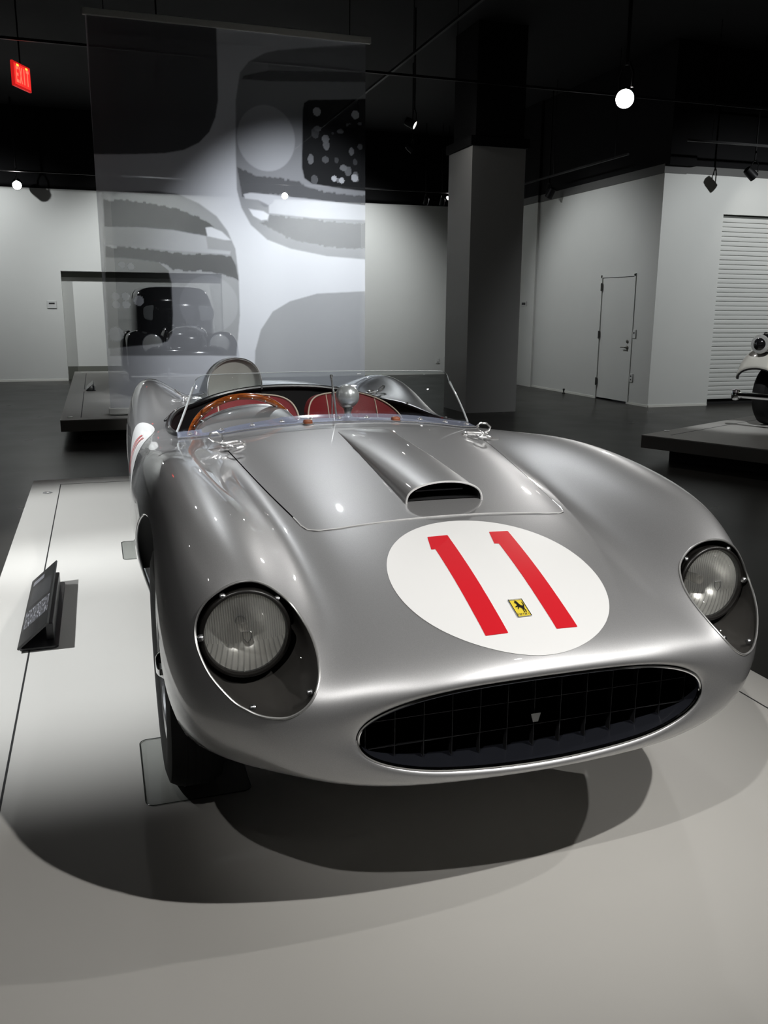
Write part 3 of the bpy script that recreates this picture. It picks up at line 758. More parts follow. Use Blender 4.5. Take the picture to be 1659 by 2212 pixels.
# side number disc on the flank behind the cockpit ----------------------------
def flank(y, t, side=-1, off=.0012):
    d = Vector((-.8 * side, 0, -.6)); o = Vector((.6 * -side * -1 * -1 * t, y, .8 * t)) if False else Vector((-side * .6 * t, y, .8 * t)) - d * 1.5
    h = BVH.ray_cast(o, d); return h[0] + h[1] * off
for side in (-1, 1):
    m = MB(); rows = []
    for r in np.linspace(0, 1, 24):
        rows.append([flank(1.47 + .30 * r * math.cos(a), .112 + .145 * r * math.sin(a), side) for a in np.linspace(0, 2 * math.pi, 96, endpoint=False)])
    m.grid(rows, closed_v=True); sd = m.build('side_number_disc', M_WHITE, CAR)
    for dy in (0, .075):
        m = MB(); pts = [(1.35 + .32 * k / 14 + dy, .205 - .19 * k / 14) for k in range(15)]
        m.grid([[flank(y + s, t, side, .005) for y, t in pts] for s in (-.011, 0, .011)]); m.build('side_digit', M_RED, sd)

# bonnet scoop ----------------------------------------------------------------
SX, SW, SY0, SY1, SH = .037, .113, -.106, .70, .056
def scoop_pt(y, a, shrink=0.):
    t = (y - SY0) / (SY1 - SY0); h = SH * (1 - t) ** 1.0 * (1 + .25 * t) - shrink
    w = SW * (1 - .12 * t ** 2) - shrink
    x = SX + w * math.sin(a * math.pi / 2) if True else 0
    zz = max(0., math.cos(a * math.pi / 2)) ** .72
    p, n = on_body(x, y); return p + Vector((0, 0, max(h, 0) * zz + .0005))
m = MB(); ys = np.linspace(SY0, SY1, 46); aa = np.linspace(-1, 1, 41)
P = [[scoop_pt(y, a) for a in aa] for y in ys]; m.grid([r[::-1] for r in P]); sc = m.build('bonnet_scoop', M_PAINT, CAR, angle=80)
m = MB(); m.tube([scoop_pt(SY0, a) for a in aa], .0030, 8); m.build('scoop_lip', mat('pale_edge_glint', (.75, .75, .74), .25, .4, coat=1), sc)
m = MB(); P = [[scoop_pt(y, a, .005) + Vector((0, 0, .001)) for a in aa] for y in np.linspace(SY0 + .002, SY1 * .6, 16)]; m.grid(P)
P = [[on_body(SX + x, y, .0042)[0] for x in np.linspace(-.108, .108, 15)] for y in np.linspace(SY0 + .012, .45, 10)]; m.grid(P); m.build('scoop_lining', M_DARK, sc)
for dz, dy in ((.018, .05), (.032, .075)):
    m = MB(); p = on_body(SX, SY0 + dy)[0]; m.box((SX, SY0 + dy, p.z + dz), (.17 - dz * 1.5, .018, .004)); m.build('scoop_vane', mat('vane_grey', (.06, .06, .065), .35, .5), sc)

# bonnet catches: sprung chrome loops -----------------------------------------
def catch(p, n, rz, name='bonnet_catch', sc_=1.):
    root = None
    q = Vector((0, 0, 1)).rotation_difference(n) @ Euler((0, 0, rz)).to_quaternion()
    rs = 1 if (q @ Vector((0, 1, 0))).y > 0 else -1      # the ring on the rear side stands up
    W = lambda x, y, z: p + q @ (Vector((x, y, z)) * sc_ * 1.15)
    m = MB()
    m.prism(rounded_rect(.095, .036, .016, 5, -.012, 0), .0, .003, W)
    base = m.build(name, M_SATIN, CAR)
    m = MB(); m.tube([W(x, y, .014) for x, y in rounded_rect(.070, .030, .012, 5, .020, 0)], .0042, 8, closed=True); m.build('sprung_loop', M_SATIN, base)
    m = MB(); m.tube([W(.0, -.028, .013), W(.0, .028, .013)], .0052, 10); m.build('pivot_bar', M_SATIN, base)
    for s in (-1, 1):
        m = MB(); m.tube([W(x, (y if s * rs > 0 else y * 1.2) * s, .014 + (.024 if s * rs > 0 else .006) * (y - .026) / .04) for x, y in [(-.004, .026), (-.020, .034), (-.025, .050), (-.012, .064), (.008, .064), (.018, .050), (.014, .034), (.004, .026)]], .0040, 8, closed=True); m.build('finger_ring', M_SATIN, base)
    m = MB(); m.lathe([(.013, 0), (.013, .010), (.008, .017), (0, .019)], 16, W(.056, 0, 0), n); m.build('hook_knob', M_SATIN, base)
    return base
for sx in (1, -1):
    p, n = on_body(.468 * sx, .60, .002); catch(p, n, rad(180 - 24) if sx > 0 else rad(24))
    p, n = on_body(.47 * sx, 1.93, .002); catch(p, n, rad(100 * sx), 'tail_catch', .8)
    p, n = on_body(.52 * sx, 1.70, .003); p2, n2 = on_body(.60 * sx, 1.52, .003)
    m = MB(); m.tube([p, (p + p2) / 2 + Vector((0, 0, .006)), p2], .006, 8); m.build('tonneau_strap', M_BLACK, CAR)

# leather stop pads and seam on the scuttle
for x, y in ((-.132, .835), (.22, .86)):
    p, n = on_body(x, y, .006); m = MB(); m.superell(p, (.017, .016, .012), .6, .6, 12, 20); m.build('leather_pad', M_TAN, CAR)
    m = MB(); m.box(p + Vector((0, 0, -.004)), (.038, .036, .003), bevel=.001); m.build('pad_base', M_STEEL, CAR)

# windscreen ------------------------------------------------------------------
def ws_base(s):
    x = .592 * s * (1 - .0 * s * s); y = .935 + .085 * abs(s) ** 5
    return on_body(x, y, .004)[0] + Vector((0, 0, .0135))
def ws_top(s):
    k = max(0., (abs(s) - .90) / .10)
    return Vector((.522 * s, .985 + .075 * abs(s) ** 3, 1.066 - .012 * s * s - .045 * (1 - math.sqrt(max(0., 1 - min(1, k) ** 2)))))
ss = np.linspace(-1, 1, 97)
m = MB(); P = []
for t in np.linspace(0, 1, 14):
    P.append([ws_base(s).lerp(ws_top(s), t) + Vector((0, -.012 * math.sin(math.pi * t), 0)) for s in ss])
m.grid(P); ws = m.build('windscreen', M_PLEX, CAR)
mod = ws.modifiers.new('thickness', 'SOLIDIFY'); mod.thickness = .004; mod.offset = 0
M_EDGE = mat('polished_acrylic_edge', (.72, .76, .76), .15, .0, coat=1.)
m = MB(); m.tube([Vector(p) for p in P[-1]], .0013, 6); m.build('windscreen_top_edge', M_EDGE, ws)
for k in (0, -1):
    m = MB(); m.tube([Vector(r[k]) for r in P], .0042, 8); m.build('windscreen_end_post', M_EDGE, ws)
m = MB(); rows = []
for t in np.linspace(0, 1, 7):
    rows.append([on_body(.592 * s * (1 + .012 * t), .935 + .085 * abs(s) ** 5 - .105 * t, .0045)[0] + Vector((0, 0, .013 * (1 - t) ** 2.2)) for s in ss])
m.grid(rows); fl = m.build('windscreen_flange', M_FLANGE, ws)
m = MB(); m.tube(rows[-1], .0016, 6); m.build('flange_edge', M_SATIN, fl)
for s in np.linspace(-.93, .93, 11):
    x = .592 * s; p, n = on_body(x, .935 + .085 * abs(s) ** 5 - .055, .0055); p = p + Vector((0, 0, .013 * (1 - .055 / .105) ** 2.2))
    m = MB(); m.lathe([(.0115, 0), (.0115, .002), (.007, .0035), (.0068, .006), (.004, .0085), (0, .009)], 16, p, n); m.build('dome_rivet', M_SATIN, fl)

# cockpit ---------------------------------------------------------------------
edge = [on_body(x, y, 0)[0] for x, y in COCKPIT * .998 + np.array([0, 1.4]) * .002]
m = MB(); rows = [edge]
for s, z in ((.985, .80), (.96, .60), (.93, .32), (.6, .30), (.02, .30)):
    rows.append([Vector((p.x * s, 1.4 + (p.y - 1.4) * s, z)) for p in edge])
m.grid(rows, closed_v=True); tub = m.build('cockpit_tub', M_DARK, CAR)
n = len(edge); rear = [p for p in edge if p.y > 1.03]
rear = sorted([p for p in rear if p.x < 0], key=lambda p: p.y) + sorted([p for p in rear if p.x >= 0], key=lambda p: -p.y)
m = MB(); m.tube([p + Vector((0, -.004 if p.y > 1.6 else 0, .004)) for p in rear], .0125, 10); rail = m.build('cockpit_rail', mat('black_leather', (.016, .016, .017), .3, coat=.3), CAR)
for k in (6, 14, 24, 34, 44, 52):
    if k < len(rear):
        m = MB(); m.lathe([(.006, 0), (.004, .004), (0, .005)], 10, rear[k] + Vector((0, -.006, .016)), (0, -.3, 1)); m.build('rail_stud', M_SATIN, rail)
m = MB(); m.box((0, 1.40, .50), (.16, .85, .32), bevel=.05); m.build('transmission_tunnel', M_BLACK, CAR)
m = MB(); m.box((.0, 1.06, .70), (1.02, .03, .22), bevel=.01); m.build('dashboard', M_BLACK, CAR)
def seat(cx):
    # wrap-around back: rounded outline, slightly hollow, piped edge and two piped seams
    W_, H_, zc = .232, .36, .565
    def pt(u, v, off=0.):
        x = cx + W_ * u; hollow = .11 * abs(u) ** 2.4
        z = zc + H_ * v
        return Vector((x, 1.62 + .14 * (v - 1) * .9 - hollow - off, z))
    def lim(u):     # top outline: full height in the middle, rounded shoulders
        if abs(u) >= 1: return 0.
        o = u if cx > 0 else -u          # outer side falls away with the cockpit rim
        return (1 - abs(u) ** 7) ** (1 / 7) * (1 - (.24 * o ** 1.8 if o > 0 else .03 * o * o))
    us = np.sin(np.linspace(-1, 1, 45) * math.pi / 2)
    m = MB(); P = []
    for t in np.linspace(-.9, 1, 16):
        P.append([pt(u, t if t < 0 else t * lim(u), .028 * (1 - abs(u) ** 6) * (1 - max(0, t) ** 6)) for u in us])
    m.grid(P)
    P2 = [[p + Vector((0, .09, -.01)) for p in P[-1]], [p + Vector((0, .11, -.3)) for p in P[-1]]]
    m.grid([P[-1]] + P2)
    st = m.build('seat_back', M_LEATH, CAR)
    m = MB(); m.tube([pt(u, lim(u), .004) for u in us], .0036, 8); m.build('edge_piping', M_PIPE, st)
    for u0 in (-.5, .5):
        m = MB(); m.tube([pt(u0, t * (lim(u0) - .01), .032 * (1 - max(0, t) ** 6)) for t in np.linspace(-.5, 1, 20)], .0028, 8); m.build('seam_piping', M_PIPE, st)
    m = MB(); m.box((cx, 1.30, .36), (.42, .42, .12), bevel=.04); m.build('seat_cushion', M_LEATH, CAR)
seat(-.249); seat(.247)

# steering wheel
swc = Vector((-.335, 1.115, .800)); swa = Vector((0, .86, .51)).normalized(); q = Vector((0, 0, 1)).rotation_difference(swa)
m = MB(); m.tube([q @ Vector((0.203 * math.cos(a), 0.203 * math.sin(a), 0)) + swc for a in np.linspace(0, 2 * math.pi, 72, endpoint=False)], .0125, 12, closed=True); sw = m.build('steering_wheel', M_WOOD, CAR)
for k in range(24):
    a = 2 * math.pi * (k + .5) / 24
    m = MB(); m.superell(q @ Vector((0.203 * math.cos(a), 0.203 * math.sin(a), -.0115)) + swc, (.0034, .0034, .0034), 1, 1, 6, 10); m.build('rim_rivet', M_SATIN, sw)
for a in (rad(90), rad(210), rad(330)):
    m = MB(); m.tube([swc + q @ Vector((.02 * math.cos(a), .02 * math.sin(a), -.03)), swc + q @ Vector((.10 * math.cos(a), .10 * math.sin(a), -.02)), swc + q @ Vector((.192 * math.cos(a), .192 * math.sin(a), 0))], .006, 8); m.build('wheel_spoke', M_STEEL, sw)
m = MB(); m.lathe([(.035, -.05), (.035, -.02), (.02, -.012), (0, -.01)], 24, swc, swa); m.rod(swc - swa * .04, swc - swa * .35, .018, 12); m.build('wheel_boss', M_BLACK, sw)

# instrument cowl: silver hump in front of the wheel
m = MB(); P = []
for t in np.linspace(0, 1, 18):
    y = .905 + .165 * t; row = []
    for a in np.linspace(-1, 1, 33):
        x = -.335 + .182 * math.sin(a * math.pi / 2); h = .058 * math.sin(min(1, t * 1.15) * math.pi / 2) ** .9 * max(0, math.cos(a * math.pi / 2)) ** .85
        row.append(on_body(x, y)[0] + Vector((0, 0, h + .0015)))
    P.append(row)
m.grid([r[::-1] for r in P]); cw = m.build('instrument_cowl', M_PAINT, CAR, angle=80)
m = MB(); m.tube(P[-1], .004, 8); m.build('cowl_edge', M_PAINT, cw)

# mirror on its stalk, and the slim rods beside it
mc = Vector((.070, 1.01, .965))
m = MB(); m.lathe([(0, -.047), (.016, -.045), (.030, -.037), (.041, -.024), (.0465, -.008), (.0475, .006), (.045, .016), (.043, .020)], 40, mc, (0, 1, 0), False)
mr = m.build('rear_view_mirror', mat('satin_alloy', (.66, .66, .65), .30, .55, coat=.6), CAR)
m = MB(); m.lathe([(.043, .019), (.0, .019)], 40, mc, (0, 1, 0), False); m.build('mirror_glass', M_CHROME, mr)
m = MB(); m.lathe([(.030, -.090), (.030, -.084), (.018, -.078), (.014, -.066), (.018, -.052), (.022, -.044)], 28, mc); m.build('mirror_stalk', M_SATIN, mr)
p0 = on_body(.018, .985)[0]
m = MB(); m.rod(p0, (.003, 1.0, 1.040), .0042, 10); m.lathe([(.0062, 0), (.0062, .010), (.0045, .012)], 12, (.003, 1.0, 1.040), (-.05, .03, 1)); rd = m.build('screen_stay', M_SATIN, CAR)
m = MB(); m.rod(p0 + Vector((-.018, 0, 0)), (.005, 1.0, .985), .0025, 8); m.build('stay_brace', M_SATIN, rd)

# head fairing behind the driver
m = MB(); P = []
for t in np.linspace(0, 1, 26):
    y = 1.845 + 1.0 * t; k = (1 - t ** 1.6); row = []
    for a in np.linspace(-1, 1, 41):
        x = -.248 + (.128 * (1 - .45 * t)) * math.sin(a * math.pi / 2); row.append(on_body(x, y)[0] + Vector((0, .06 * math.cos(a * math.pi / 2) * (1 - t), .155 * k * max(0, math.cos(a * math.pi / 2)) ** .62)))
    P.append(row)
m.grid([r[::-1] for r in P]); hf = m.build('head_fairing', M_PAINT, CAR, angle=80)
m = MB(); m.tube(P[0], .0042, 8); m.build('fairing_rim', M_SATIN, hf)
bot = [Vector((p.x, p.y + .012, P[0][0].z)) for p in P[0]]
m = MB(); m.grid([[p + Vector((0, .012, -.002)) for p in P[0]], [Vector((p.x, p.y + .012, min(p.z, P[0][0].z - .01))) for p in P[0]]]); m.build('head_pad', mat('grey_pad', (.58, .60, .56), .5), hf)

# wheels ----------------------------------------------------------------------
def wheel(x, y, side):
    c = Vector((x, y, WR)); ax = (side, 0, 0)
    m = MB(); m.lathe([(.205, -.062), (.24, -.072), (.29, -.074), (.318, -.066), (.330, -.045), (.333, -.02), (.333, .02), (.330, .045), (.318, .066), (.29, .074), (.24, .072), (.205, .062)], 56, c, ax, False)
    w = m.build('wheel_tyre', M_RUB, CAR)
    for off in (-.03, -.01, .01, .03):
        m = MB(); m.lathe([(.3325, off - .003), (.3345, off), (.3325, off + .003)], 56, c, ax, False); m.build('tread_rib', M_RUB, w)
    m = MB(); m.lathe([(.208, -.062), (.212, -.055), (.19, -.045), (.185, 0), (.19, .045), (.212, .055), (.208, .064), (.200, .060), (.18, .0), (.2, -.06)], 48, c, ax, False); m.build('wheel_rim', M_STEEL, w)
    m = MB()
    for k in range(36):
        a = 2 * math.pi * k / 36; b = a + (.35 if k % 2 else -.35)
        h1 = (.03 if k % 3 else -.02)
        m.rod(c + Vector((side * (.045 if k % 2 else .01), .045 * math.cos(a), .045 * math.sin(a))), c + Vector((side * h1, .188 * math.cos(b), .188 * math.sin(b))), .0028, 5)
    m.build('wire_spokes', M_STEEL, w)
    m = MB(); m.lathe([(.055, -.05), (.055, .03), (.045, .055), (.03, .075), (.022, .08), (0, .081)], 24, c, ax)
    for s in (1, -1):
        m.prism([(.0, .014), (.035, .018), (.055, .009), (.055, -.009), (.035, -.018), (.0, -.014)], .062, .074, lambda a, b, z, s=s: c + Vector((side * z, s * a, b)))
    m.build('knock_off_spinner', M_CHROME, w)
    m = MB(); m.lathe([(.14, -.05), (.15, -.02), (.15, 0), (.05, 0)], 32, c, ax, False); m.build('brake_drum', M_BLACK, w)
for side in (-1, 1):
    wheel(.680 * side, AXF, side); wheel(.655 * side, AXR, side)
# ---------------------------------------------------------------- acrylic plates under the wheels
M_ACR = clear_mat('acrylic_plate', (.93, .94, .935), 1.45, .05)
M_ACRE = mat('acrylic_plate_edge', (.05, .055, .05), .25)
for x, y, lab in ((-.67, .065, 'clear acrylic plate under the front wheel nearest the information panel'), (.67, .065, 'clear acrylic plate under the front wheel on the far side'),
                  (-.655, 2.53, 'clear acrylic plate under the rear wheel on the information panel side'), (.655, 2.53, 'clear acrylic plate under the rear wheel on the far side')):
    t = thing('wheel_plate', lab, 'plate', (x, y, PT + .0012), 0, 'plates under the wheels')
    poly = rounded_rect(.285, .385, .025)
    MB().prism(poly, 0, .002).build('sheet', M_ACR, t, smooth=False)
    MB().tube([(a, b, .0014) for a, b in poly], .0013, 5, closed=True).build('sheet_edge', M_ACRE, t)
# ---------------------------------------------------------------- sloping information panels
M_SCREEN = None
def screen_mat():
    m = mat('panel_print', (.02, .02, .02), .25, coat=.4)
    n, l, b = nodes_of(m)
    tc = n.new('ShaderNodeTexCoord'); sp = n.new('ShaderNodeSeparateXYZ'); l.new(tc.outputs['UV'], sp.inputs[0])
    def band(axis, lo, hi):
        g = n.new('ShaderNodeMath'); g.operation = 'GREATER_THAN'; g.inputs[1].default_value = lo; l.new(sp.outputs[axis], g.inputs[0])
        s = n.new('ShaderNodeMath'); s.operation = 'LESS_THAN'; s.inputs[1].default_value = hi; l.new(sp.outputs[axis], s.inputs[0])
        p = n.new('ShaderNodeMath'); p.operation = 'MULTIPLY'; l.new(g.outputs[0], p.inputs[0]); l.new(s.outputs[0], p.inputs[1]); return p.outputs[0]
    def mul(a, c):
        p = n.new('ShaderNodeMath'); p.operation = 'MULTIPLY'; l.new(a, p.inputs[0]); l.new(c, p.inputs[1]); return p.outputs[0]
    def add(a, c):
        p = n.new('ShaderNodeMath'); p.operation = 'MAXIMUM'; l.new(a, p.inputs[0]); l.new(c, p.inputs[1]); return p.outputs[0]
    def scaled(a, k):
        p = n.new('ShaderNodeMath'); p.operation = 'MULTIPLY'; l.new(a, p.inputs[0]); p.inputs[1].default_value = k; return p.outputs[0]
    # lines of small print
    wv = n.new('ShaderNodeMath'); wv.operation = 'MULTIPLY'; wv.inputs[1].default_value = 260.; l.new(sp.outputs['X'], wv.inputs[0])
    sn = n.new('ShaderNodeMath'); sn.operation = 'SINE'; l.new(wv.outputs[0], sn.inputs[0])
    gt = n.new('ShaderNodeMath'); gt.operation = 'GREATER_THAN'; gt.inputs[1].default_value = .2; l.new(sn.outputs[0], gt.inputs[0])
    nz = n.new('ShaderNodeTexNoise'); nz.inputs['Scale'].default_value = 90; l.new(tc.outputs['UV'], nz.inputs['Vector'])
    text = scaled(mul(mul(gt.outputs[0], mul(band('X', .50, .80), band('Y', .12, .92))), nz.outputs['Fac']), .22)
    nz2 = n.new('ShaderNodeTexNoise'); nz2.inputs['Scale'].default_value = 22; nz2.inputs['Detail'].default_value = 8; l.new(tc.outputs['UV'], nz2.inputs['Vector'])
    pw = n.new('ShaderNodeMath'); pw.operation = 'POWER'; pw.inputs[1].default_value = 5.; l.new(nz2.outputs['Fac'], pw.inputs[0])
    pic = scaled(mul(mul(band('X', .20, .45), band('Y', .06, .94)), pw.outputs[0]), 4.)
    title = scaled(mul(band('X', .86, .93), mul(band('Y', .10, .55), nz.outputs['Fac'])), .6)
    v = add(add(text, pic), title)
    mx = n.new('ShaderNodeMix'); mx.data_type = 'RGBA'; mx.inputs['A'].default_value = (.018, .018, .018, 1); mx.inputs['B'].default_value = (.62, .62, .68, 1)
    l.new(v, mx.inputs['Factor']); l.new(mx.outputs['Result'], b.inputs['Base Color'])
    return m
def info_panel(label, loc, L, group=None):
    t = thing('information_panel', label, 'sign', loc, 0)
    # leans over towards the car, long side along the platform edge
    def fr(x, y, z):  # x up the slope, y along, z thickness
        c, s = math.cos(rad(40)), math.sin(rad(40)); return Vector((x * c - z * s, y, x * s + z * c + .012))
    H = .152
    MB().prism([(0, 0), (H, 0), (H, L), (0, L)], 0, .007, fr).build('panel_board', mat('panel_edge', (.035, .035, .035), .4), t, smooth=False)
    o = MB().add([fr(.003, .003, .0078), fr(H - .003, .003, .0078), fr(H - .003, L - .003, .0078), fr(.003, L - .003, .0078)], [(0, 1, 2, 3)]).build('printed_face', screen_mat(), t, smooth=False)
    uv = o.data.uv_layers.new(name='UVMap')
    for i, p in enumerate(((0, 0), (0, 1), (1, 1), (1, 0))): uv.data[i].uv = p
    for i, lp in enumerate(o.data.loops):
        uv.data[i].uv = [(0, 0), (0, 1), (1, 1), (1, 0)][lp.vertex_index]
    # UV: x along the panel from the near end, y up the slope
    MB().prism(rounded_rect(.145, L * .96, .02, 4, .072, L / 2), 0, .010).build('foot_plate', mat('panel_foot', (.03, .03, .032), .35, .3), t, smooth=False)
    MB().box((.112, L / 2, .045), (.030, L * .80, .072), bevel=.004).build('panel_back_rib', MATS['panel_foot'], t, smooth=False)
    return t
info_panel('black sloping information panel on the white platform beside the silver car', (-1.222, 1.116, PT + .0012), .90)
info_panel('small black information panel on the platform of the black sedan', (-1.06, 12.58, PT + .0012), .85)
# ---------------------------------------------------------------- little chrome floor fittings set in the platforms
def puck(label, loc):
    t = thing('floor_fitting', label, 'fitting', loc, 0, 'chrome fittings let into the platforms')
    MB().lathe([(.034, 0), (.034, .003), (.028, .005), (.024, .0035)], 28).build('ring', M_SATIN, t)
    MB().lathe([(.024, .003), (0, .0032)], 28, caps=False).build('glass', mat('green_reflection', (.02, .06, .05), .08, coat=1), t)  # green reflection painted into the glass colour
puck('round chrome floor fitting in the far corner of the white platform', (-1.265, 4.29, PT + .0005))
puck('round chrome floor fitting at the near corner of the sedan platform', (-1.22, 9.02, PT + .0005))
puck('round chrome floor fitting at the corner of the angled platform', (5.18, 5.94, PT + .0005))
puck('round chrome floor fitting at the far end of the sedan platform', (-1.16, 16.9, PT + .0005))

# ---------------------------------------------------------------- hanging scrim banner, printed sheer cloth
PRINT = [
 ('out_l', .36, .58, [(-0.68, 2.64), (-0.07, 2.68), (0.19, 2.66), (0.44, 2.56), (0.65, 2.42), (0.78, 2.25), (0.87, 2.04), (0.9, 1.72), (0.9, 1.23), (0.84, 0.72), (0.5, 0.73), (-0.71, 0.74), (-0.71, 1.65)]),
 ('dark_l', .06, .78, [(-0.67, 2.57), (-0.38, 2.57), (-0.07, 2.54), (0.26, 2.49), (0.52, 2.37), (0.69, 2.25), (0.51, 2.19), (0.12, 2.24), (-0.3, 2.26), (-0.68, 2.26)]),
 ('light_l', .55, .66, [(-0.67, 2.25), (-0.3, 2.26), (0.12, 2.24), (0.51, 2.18), (0.53, 2.03), (0.81, 2.01), (0.8, 1.97), (0.11, 2.0), (-0.31, 2.03), (-0.69, 2.05)]),
 ('lamp_l', .92, .60, [(0.51, 2.28), (0.58, 2.29), (0.71, 2.24), (0.82, 2.14), (0.75, 2.14), (0.53, 2.18)]),
 ('low_l', .07, .76, [(-0.68, 2.04), (-0.31, 2.03), (0.11, 1.99), (0.81, 1.97), (0.87, 1.85), (0.9, 1.67), (0.76, 1.73), (0.43, 1.78), (0.1, 1.79), (-0.02, 1.86), (-0.32, 1.89), (-0.69, 1.91)]),
 ('black_l', .015, .62, [(-0.69, 1.9), (-0.32, 1.89), (-0.07, 1.85), (0.04, 1.76), (0.07, 1.62), (0.07, 1.23), (0.05, 1.01), (-0.01, 0.91), (-0.12, 0.88), (-0.72, 0.83)]),
 ('circ_l', .5, .48, [(.52 + .36 * math.cos(a), 1.36 + .35 * math.sin(a)) for a in np.linspace(0, 6.2832, 40, endpoint=False)]),
 ('dark_tl', .10, .80, [(-0.73, 4.6), (0.73, 4.6), (0.72, 3.75), (0.68, 3.55), (0.6, 3.38), (0.47, 3.25), (0.29, 3.16), (0.06, 3.11), (-0.25, 3.08), (-0.75, 3.05)]),
 ('car_r', .40, .55, [(2.60, 4.53), (1.72, 4.4), (1.32, 4.32), (1.1, 4.2), (0.99, 4.07), (0.93, 3.77), (0.91, 3.16), (0.91, 2.74), (0.96, 2.53), (1.07, 2.33), (1.27, 2.16), (1.57, 2.06), (2.04, 1.98), (2.6, 1.95)]),
 ('roof_r', .30, .6, [(2.6, 4.5), (1.46, 4.36), (1.28, 4.3), (1.12, 4.2), (1.33, 4.2), (1.34, 4.12), (2.6, 4.22)]),
 ('roofband_r', .12, .7, [(1.01, 4.0), (1.34, 4.0), (2.6, 4.09), (2.6, 4.21), (1.34, 4.12), (1.03, 4.04)]),
 ('circ_r', .58, .6, [(1.29 + .36 * math.cos(a), 3.35 + .38 * math.sin(a)) for a in np.linspace(0, 6.2832, 40, endpoint=False)]),
 ('band_r', .13, .70, [(0.92, 3.01), (1.15, 2.93), (1.47, 2.91), (1.7, 2.89), (1.77, 2.82), (1.93, 2.79), (2.6, 2.75), (2.6, 2.63), (1.93, 2.66), (1.35, 2.72), (0.97, 2.67)]),
 ('black_r', .02, .88, [(1.75, 3.71), (1.77, 3.79), (1.83, 3.83), (2.6, 3.9), (2.6, 2.79), (2.16, 2.82), (1.86, 2.85), (1.76, 2.91), (1.73, 3.04)]),
 ('light_r', .78, .55, [(0.99, 2.69), (1.08, 2.71), (1.26, 2.7), (1.93, 2.66), (2.6, 2.62), (2.6, 2.44), (1.92, 2.44), (1.3, 2.48), (1.3, 2.57), (1.17, 2.63), (1.01, 2.64)]),
 ('lamp_r', .95, .6, [(1.05, 2.52), (1.23, 2.5), (1.3, 2.46), (1.28, 2.4), (1.2, 2.39), (1.1, 2.44)]),
 ('grey_r', .22, .58, [(1.3, 2.47), (1.92, 2.43), (2.6, 2.41), (2.6, 2.1), (2.16, 2.11), (1.8, 2.14), (1.5, 2.22), (1.3, 2.32), (1.18, 2.38), (1.29, 2.4)]),
 ('rect_br', .40, .58, [(2.6, 1.55), (1.91, 1.51), (1.55, 1.41), (1.32, 1.28), (1.16, 1.05), (1.08, 0.78), (1.04, -0.03), (2.6, -0.08)]),
]
BX0, BX1, BZ0, BZ1, BY = -.742, 2.560, .10, 4.53, 9.0
def scrim_mat():
    m = bpy.data.materials.new('printed_scrim'); m.use_nodes = True
    n, l = m.node_tree.nodes, m.node_tree.links; n.remove(n['Principled BSDF']); out = n['Material Output']
    at = n.new('ShaderNodeAttribute'); at.attribute_name = 'print'; sp = n.new('ShaderNodeSeparateColor'); l.new(at.outputs['Color'], sp.inputs[0])
    hs = n.new('ShaderNodeCombineColor'); rd_ = n.new('ShaderNodeMath'); rd_.operation = 'MULTIPLY'; rd_.inputs[1].default_value = .97; l.new(sp.outputs[0], rd_.inputs[0]); l.new(rd_.outputs[0], hs.inputs[0]); l.new(sp.outputs[0], hs.inputs[1])
    bl = n.new('ShaderNodeMath'); bl.operation = 'MULTIPLY'; bl.inputs[1].default_value = 1.09; l.new(sp.outputs[0], bl.inputs[0]); l.new(bl.outputs[0], hs.inputs[2])
    df = n.new('ShaderNodeBsdfDiffuse'); tl = n.new('ShaderNodeBsdfTranslucent'); tr = n.new('ShaderNodeBsdfTransparent')
    l.new(hs.outputs[0], df.inputs[0]); l.new(hs.outputs[0], tl.inputs[0])
    a = n.new('ShaderNodeMixShader'); a.inputs[0].default_value = .4; l.new(df.outputs[0], a.inputs[1]); l.new(tl.outputs[0], a.inputs[2])
    b = n.new('ShaderNodeMixShader'); l.new(sp.outputs[1], b.inputs[0]); l.new(tr.outputs[0], b.inputs[1]); l.new(a.outputs[0], b.inputs[2])
    l.new(b.outputs[0], out.inputs[0]); return m
def blob_field(X, Z):
    """engine-like speckle of the print: little light discs on the dark panels"""
    rnd = random.Random(5); out = np.zeros_like(X)
    for _ in range(22):
        x, z, r = rnd.uniform(1.80, 2.5), rnd.uniform(2.9, 3.7), rnd.uniform(.018, .05)
        out = np.maximum(out, (np.hypot(X - x, (Z - z) * rnd.uniform(.6, 1.6)) < r) * rnd.uniform(.06, .2))
    for x, z, r in ((1.93, 3.7, .05), (2.43, 3.7, .05), (2.15, 2.93, .035), (2.25, 2.91, .035), (2.42, 2.95, .045)):
        out = np.maximum(out, (np.hypot(X - x, Z - z) < r) * .45)
    for x, z, r in ((-.5, 1.82, .045), (-.4, 1.80, .045), (-.6, 1.45, .05), (-.6, 1.35, .05), (-.48, 1.45, .05), (-.48, 1.35, .05), (-.33, 1.40, .06), (-.62, 1.0, .09)):
        out = np.maximum(out, (np.hypot(X - x, Z - z) < r) * .4)
    return out
ban = thing('hanging_banner', 'tall sheer grey banner printed with a blurred car front, hung behind the racing car', 'banner', (0, BY, PT))
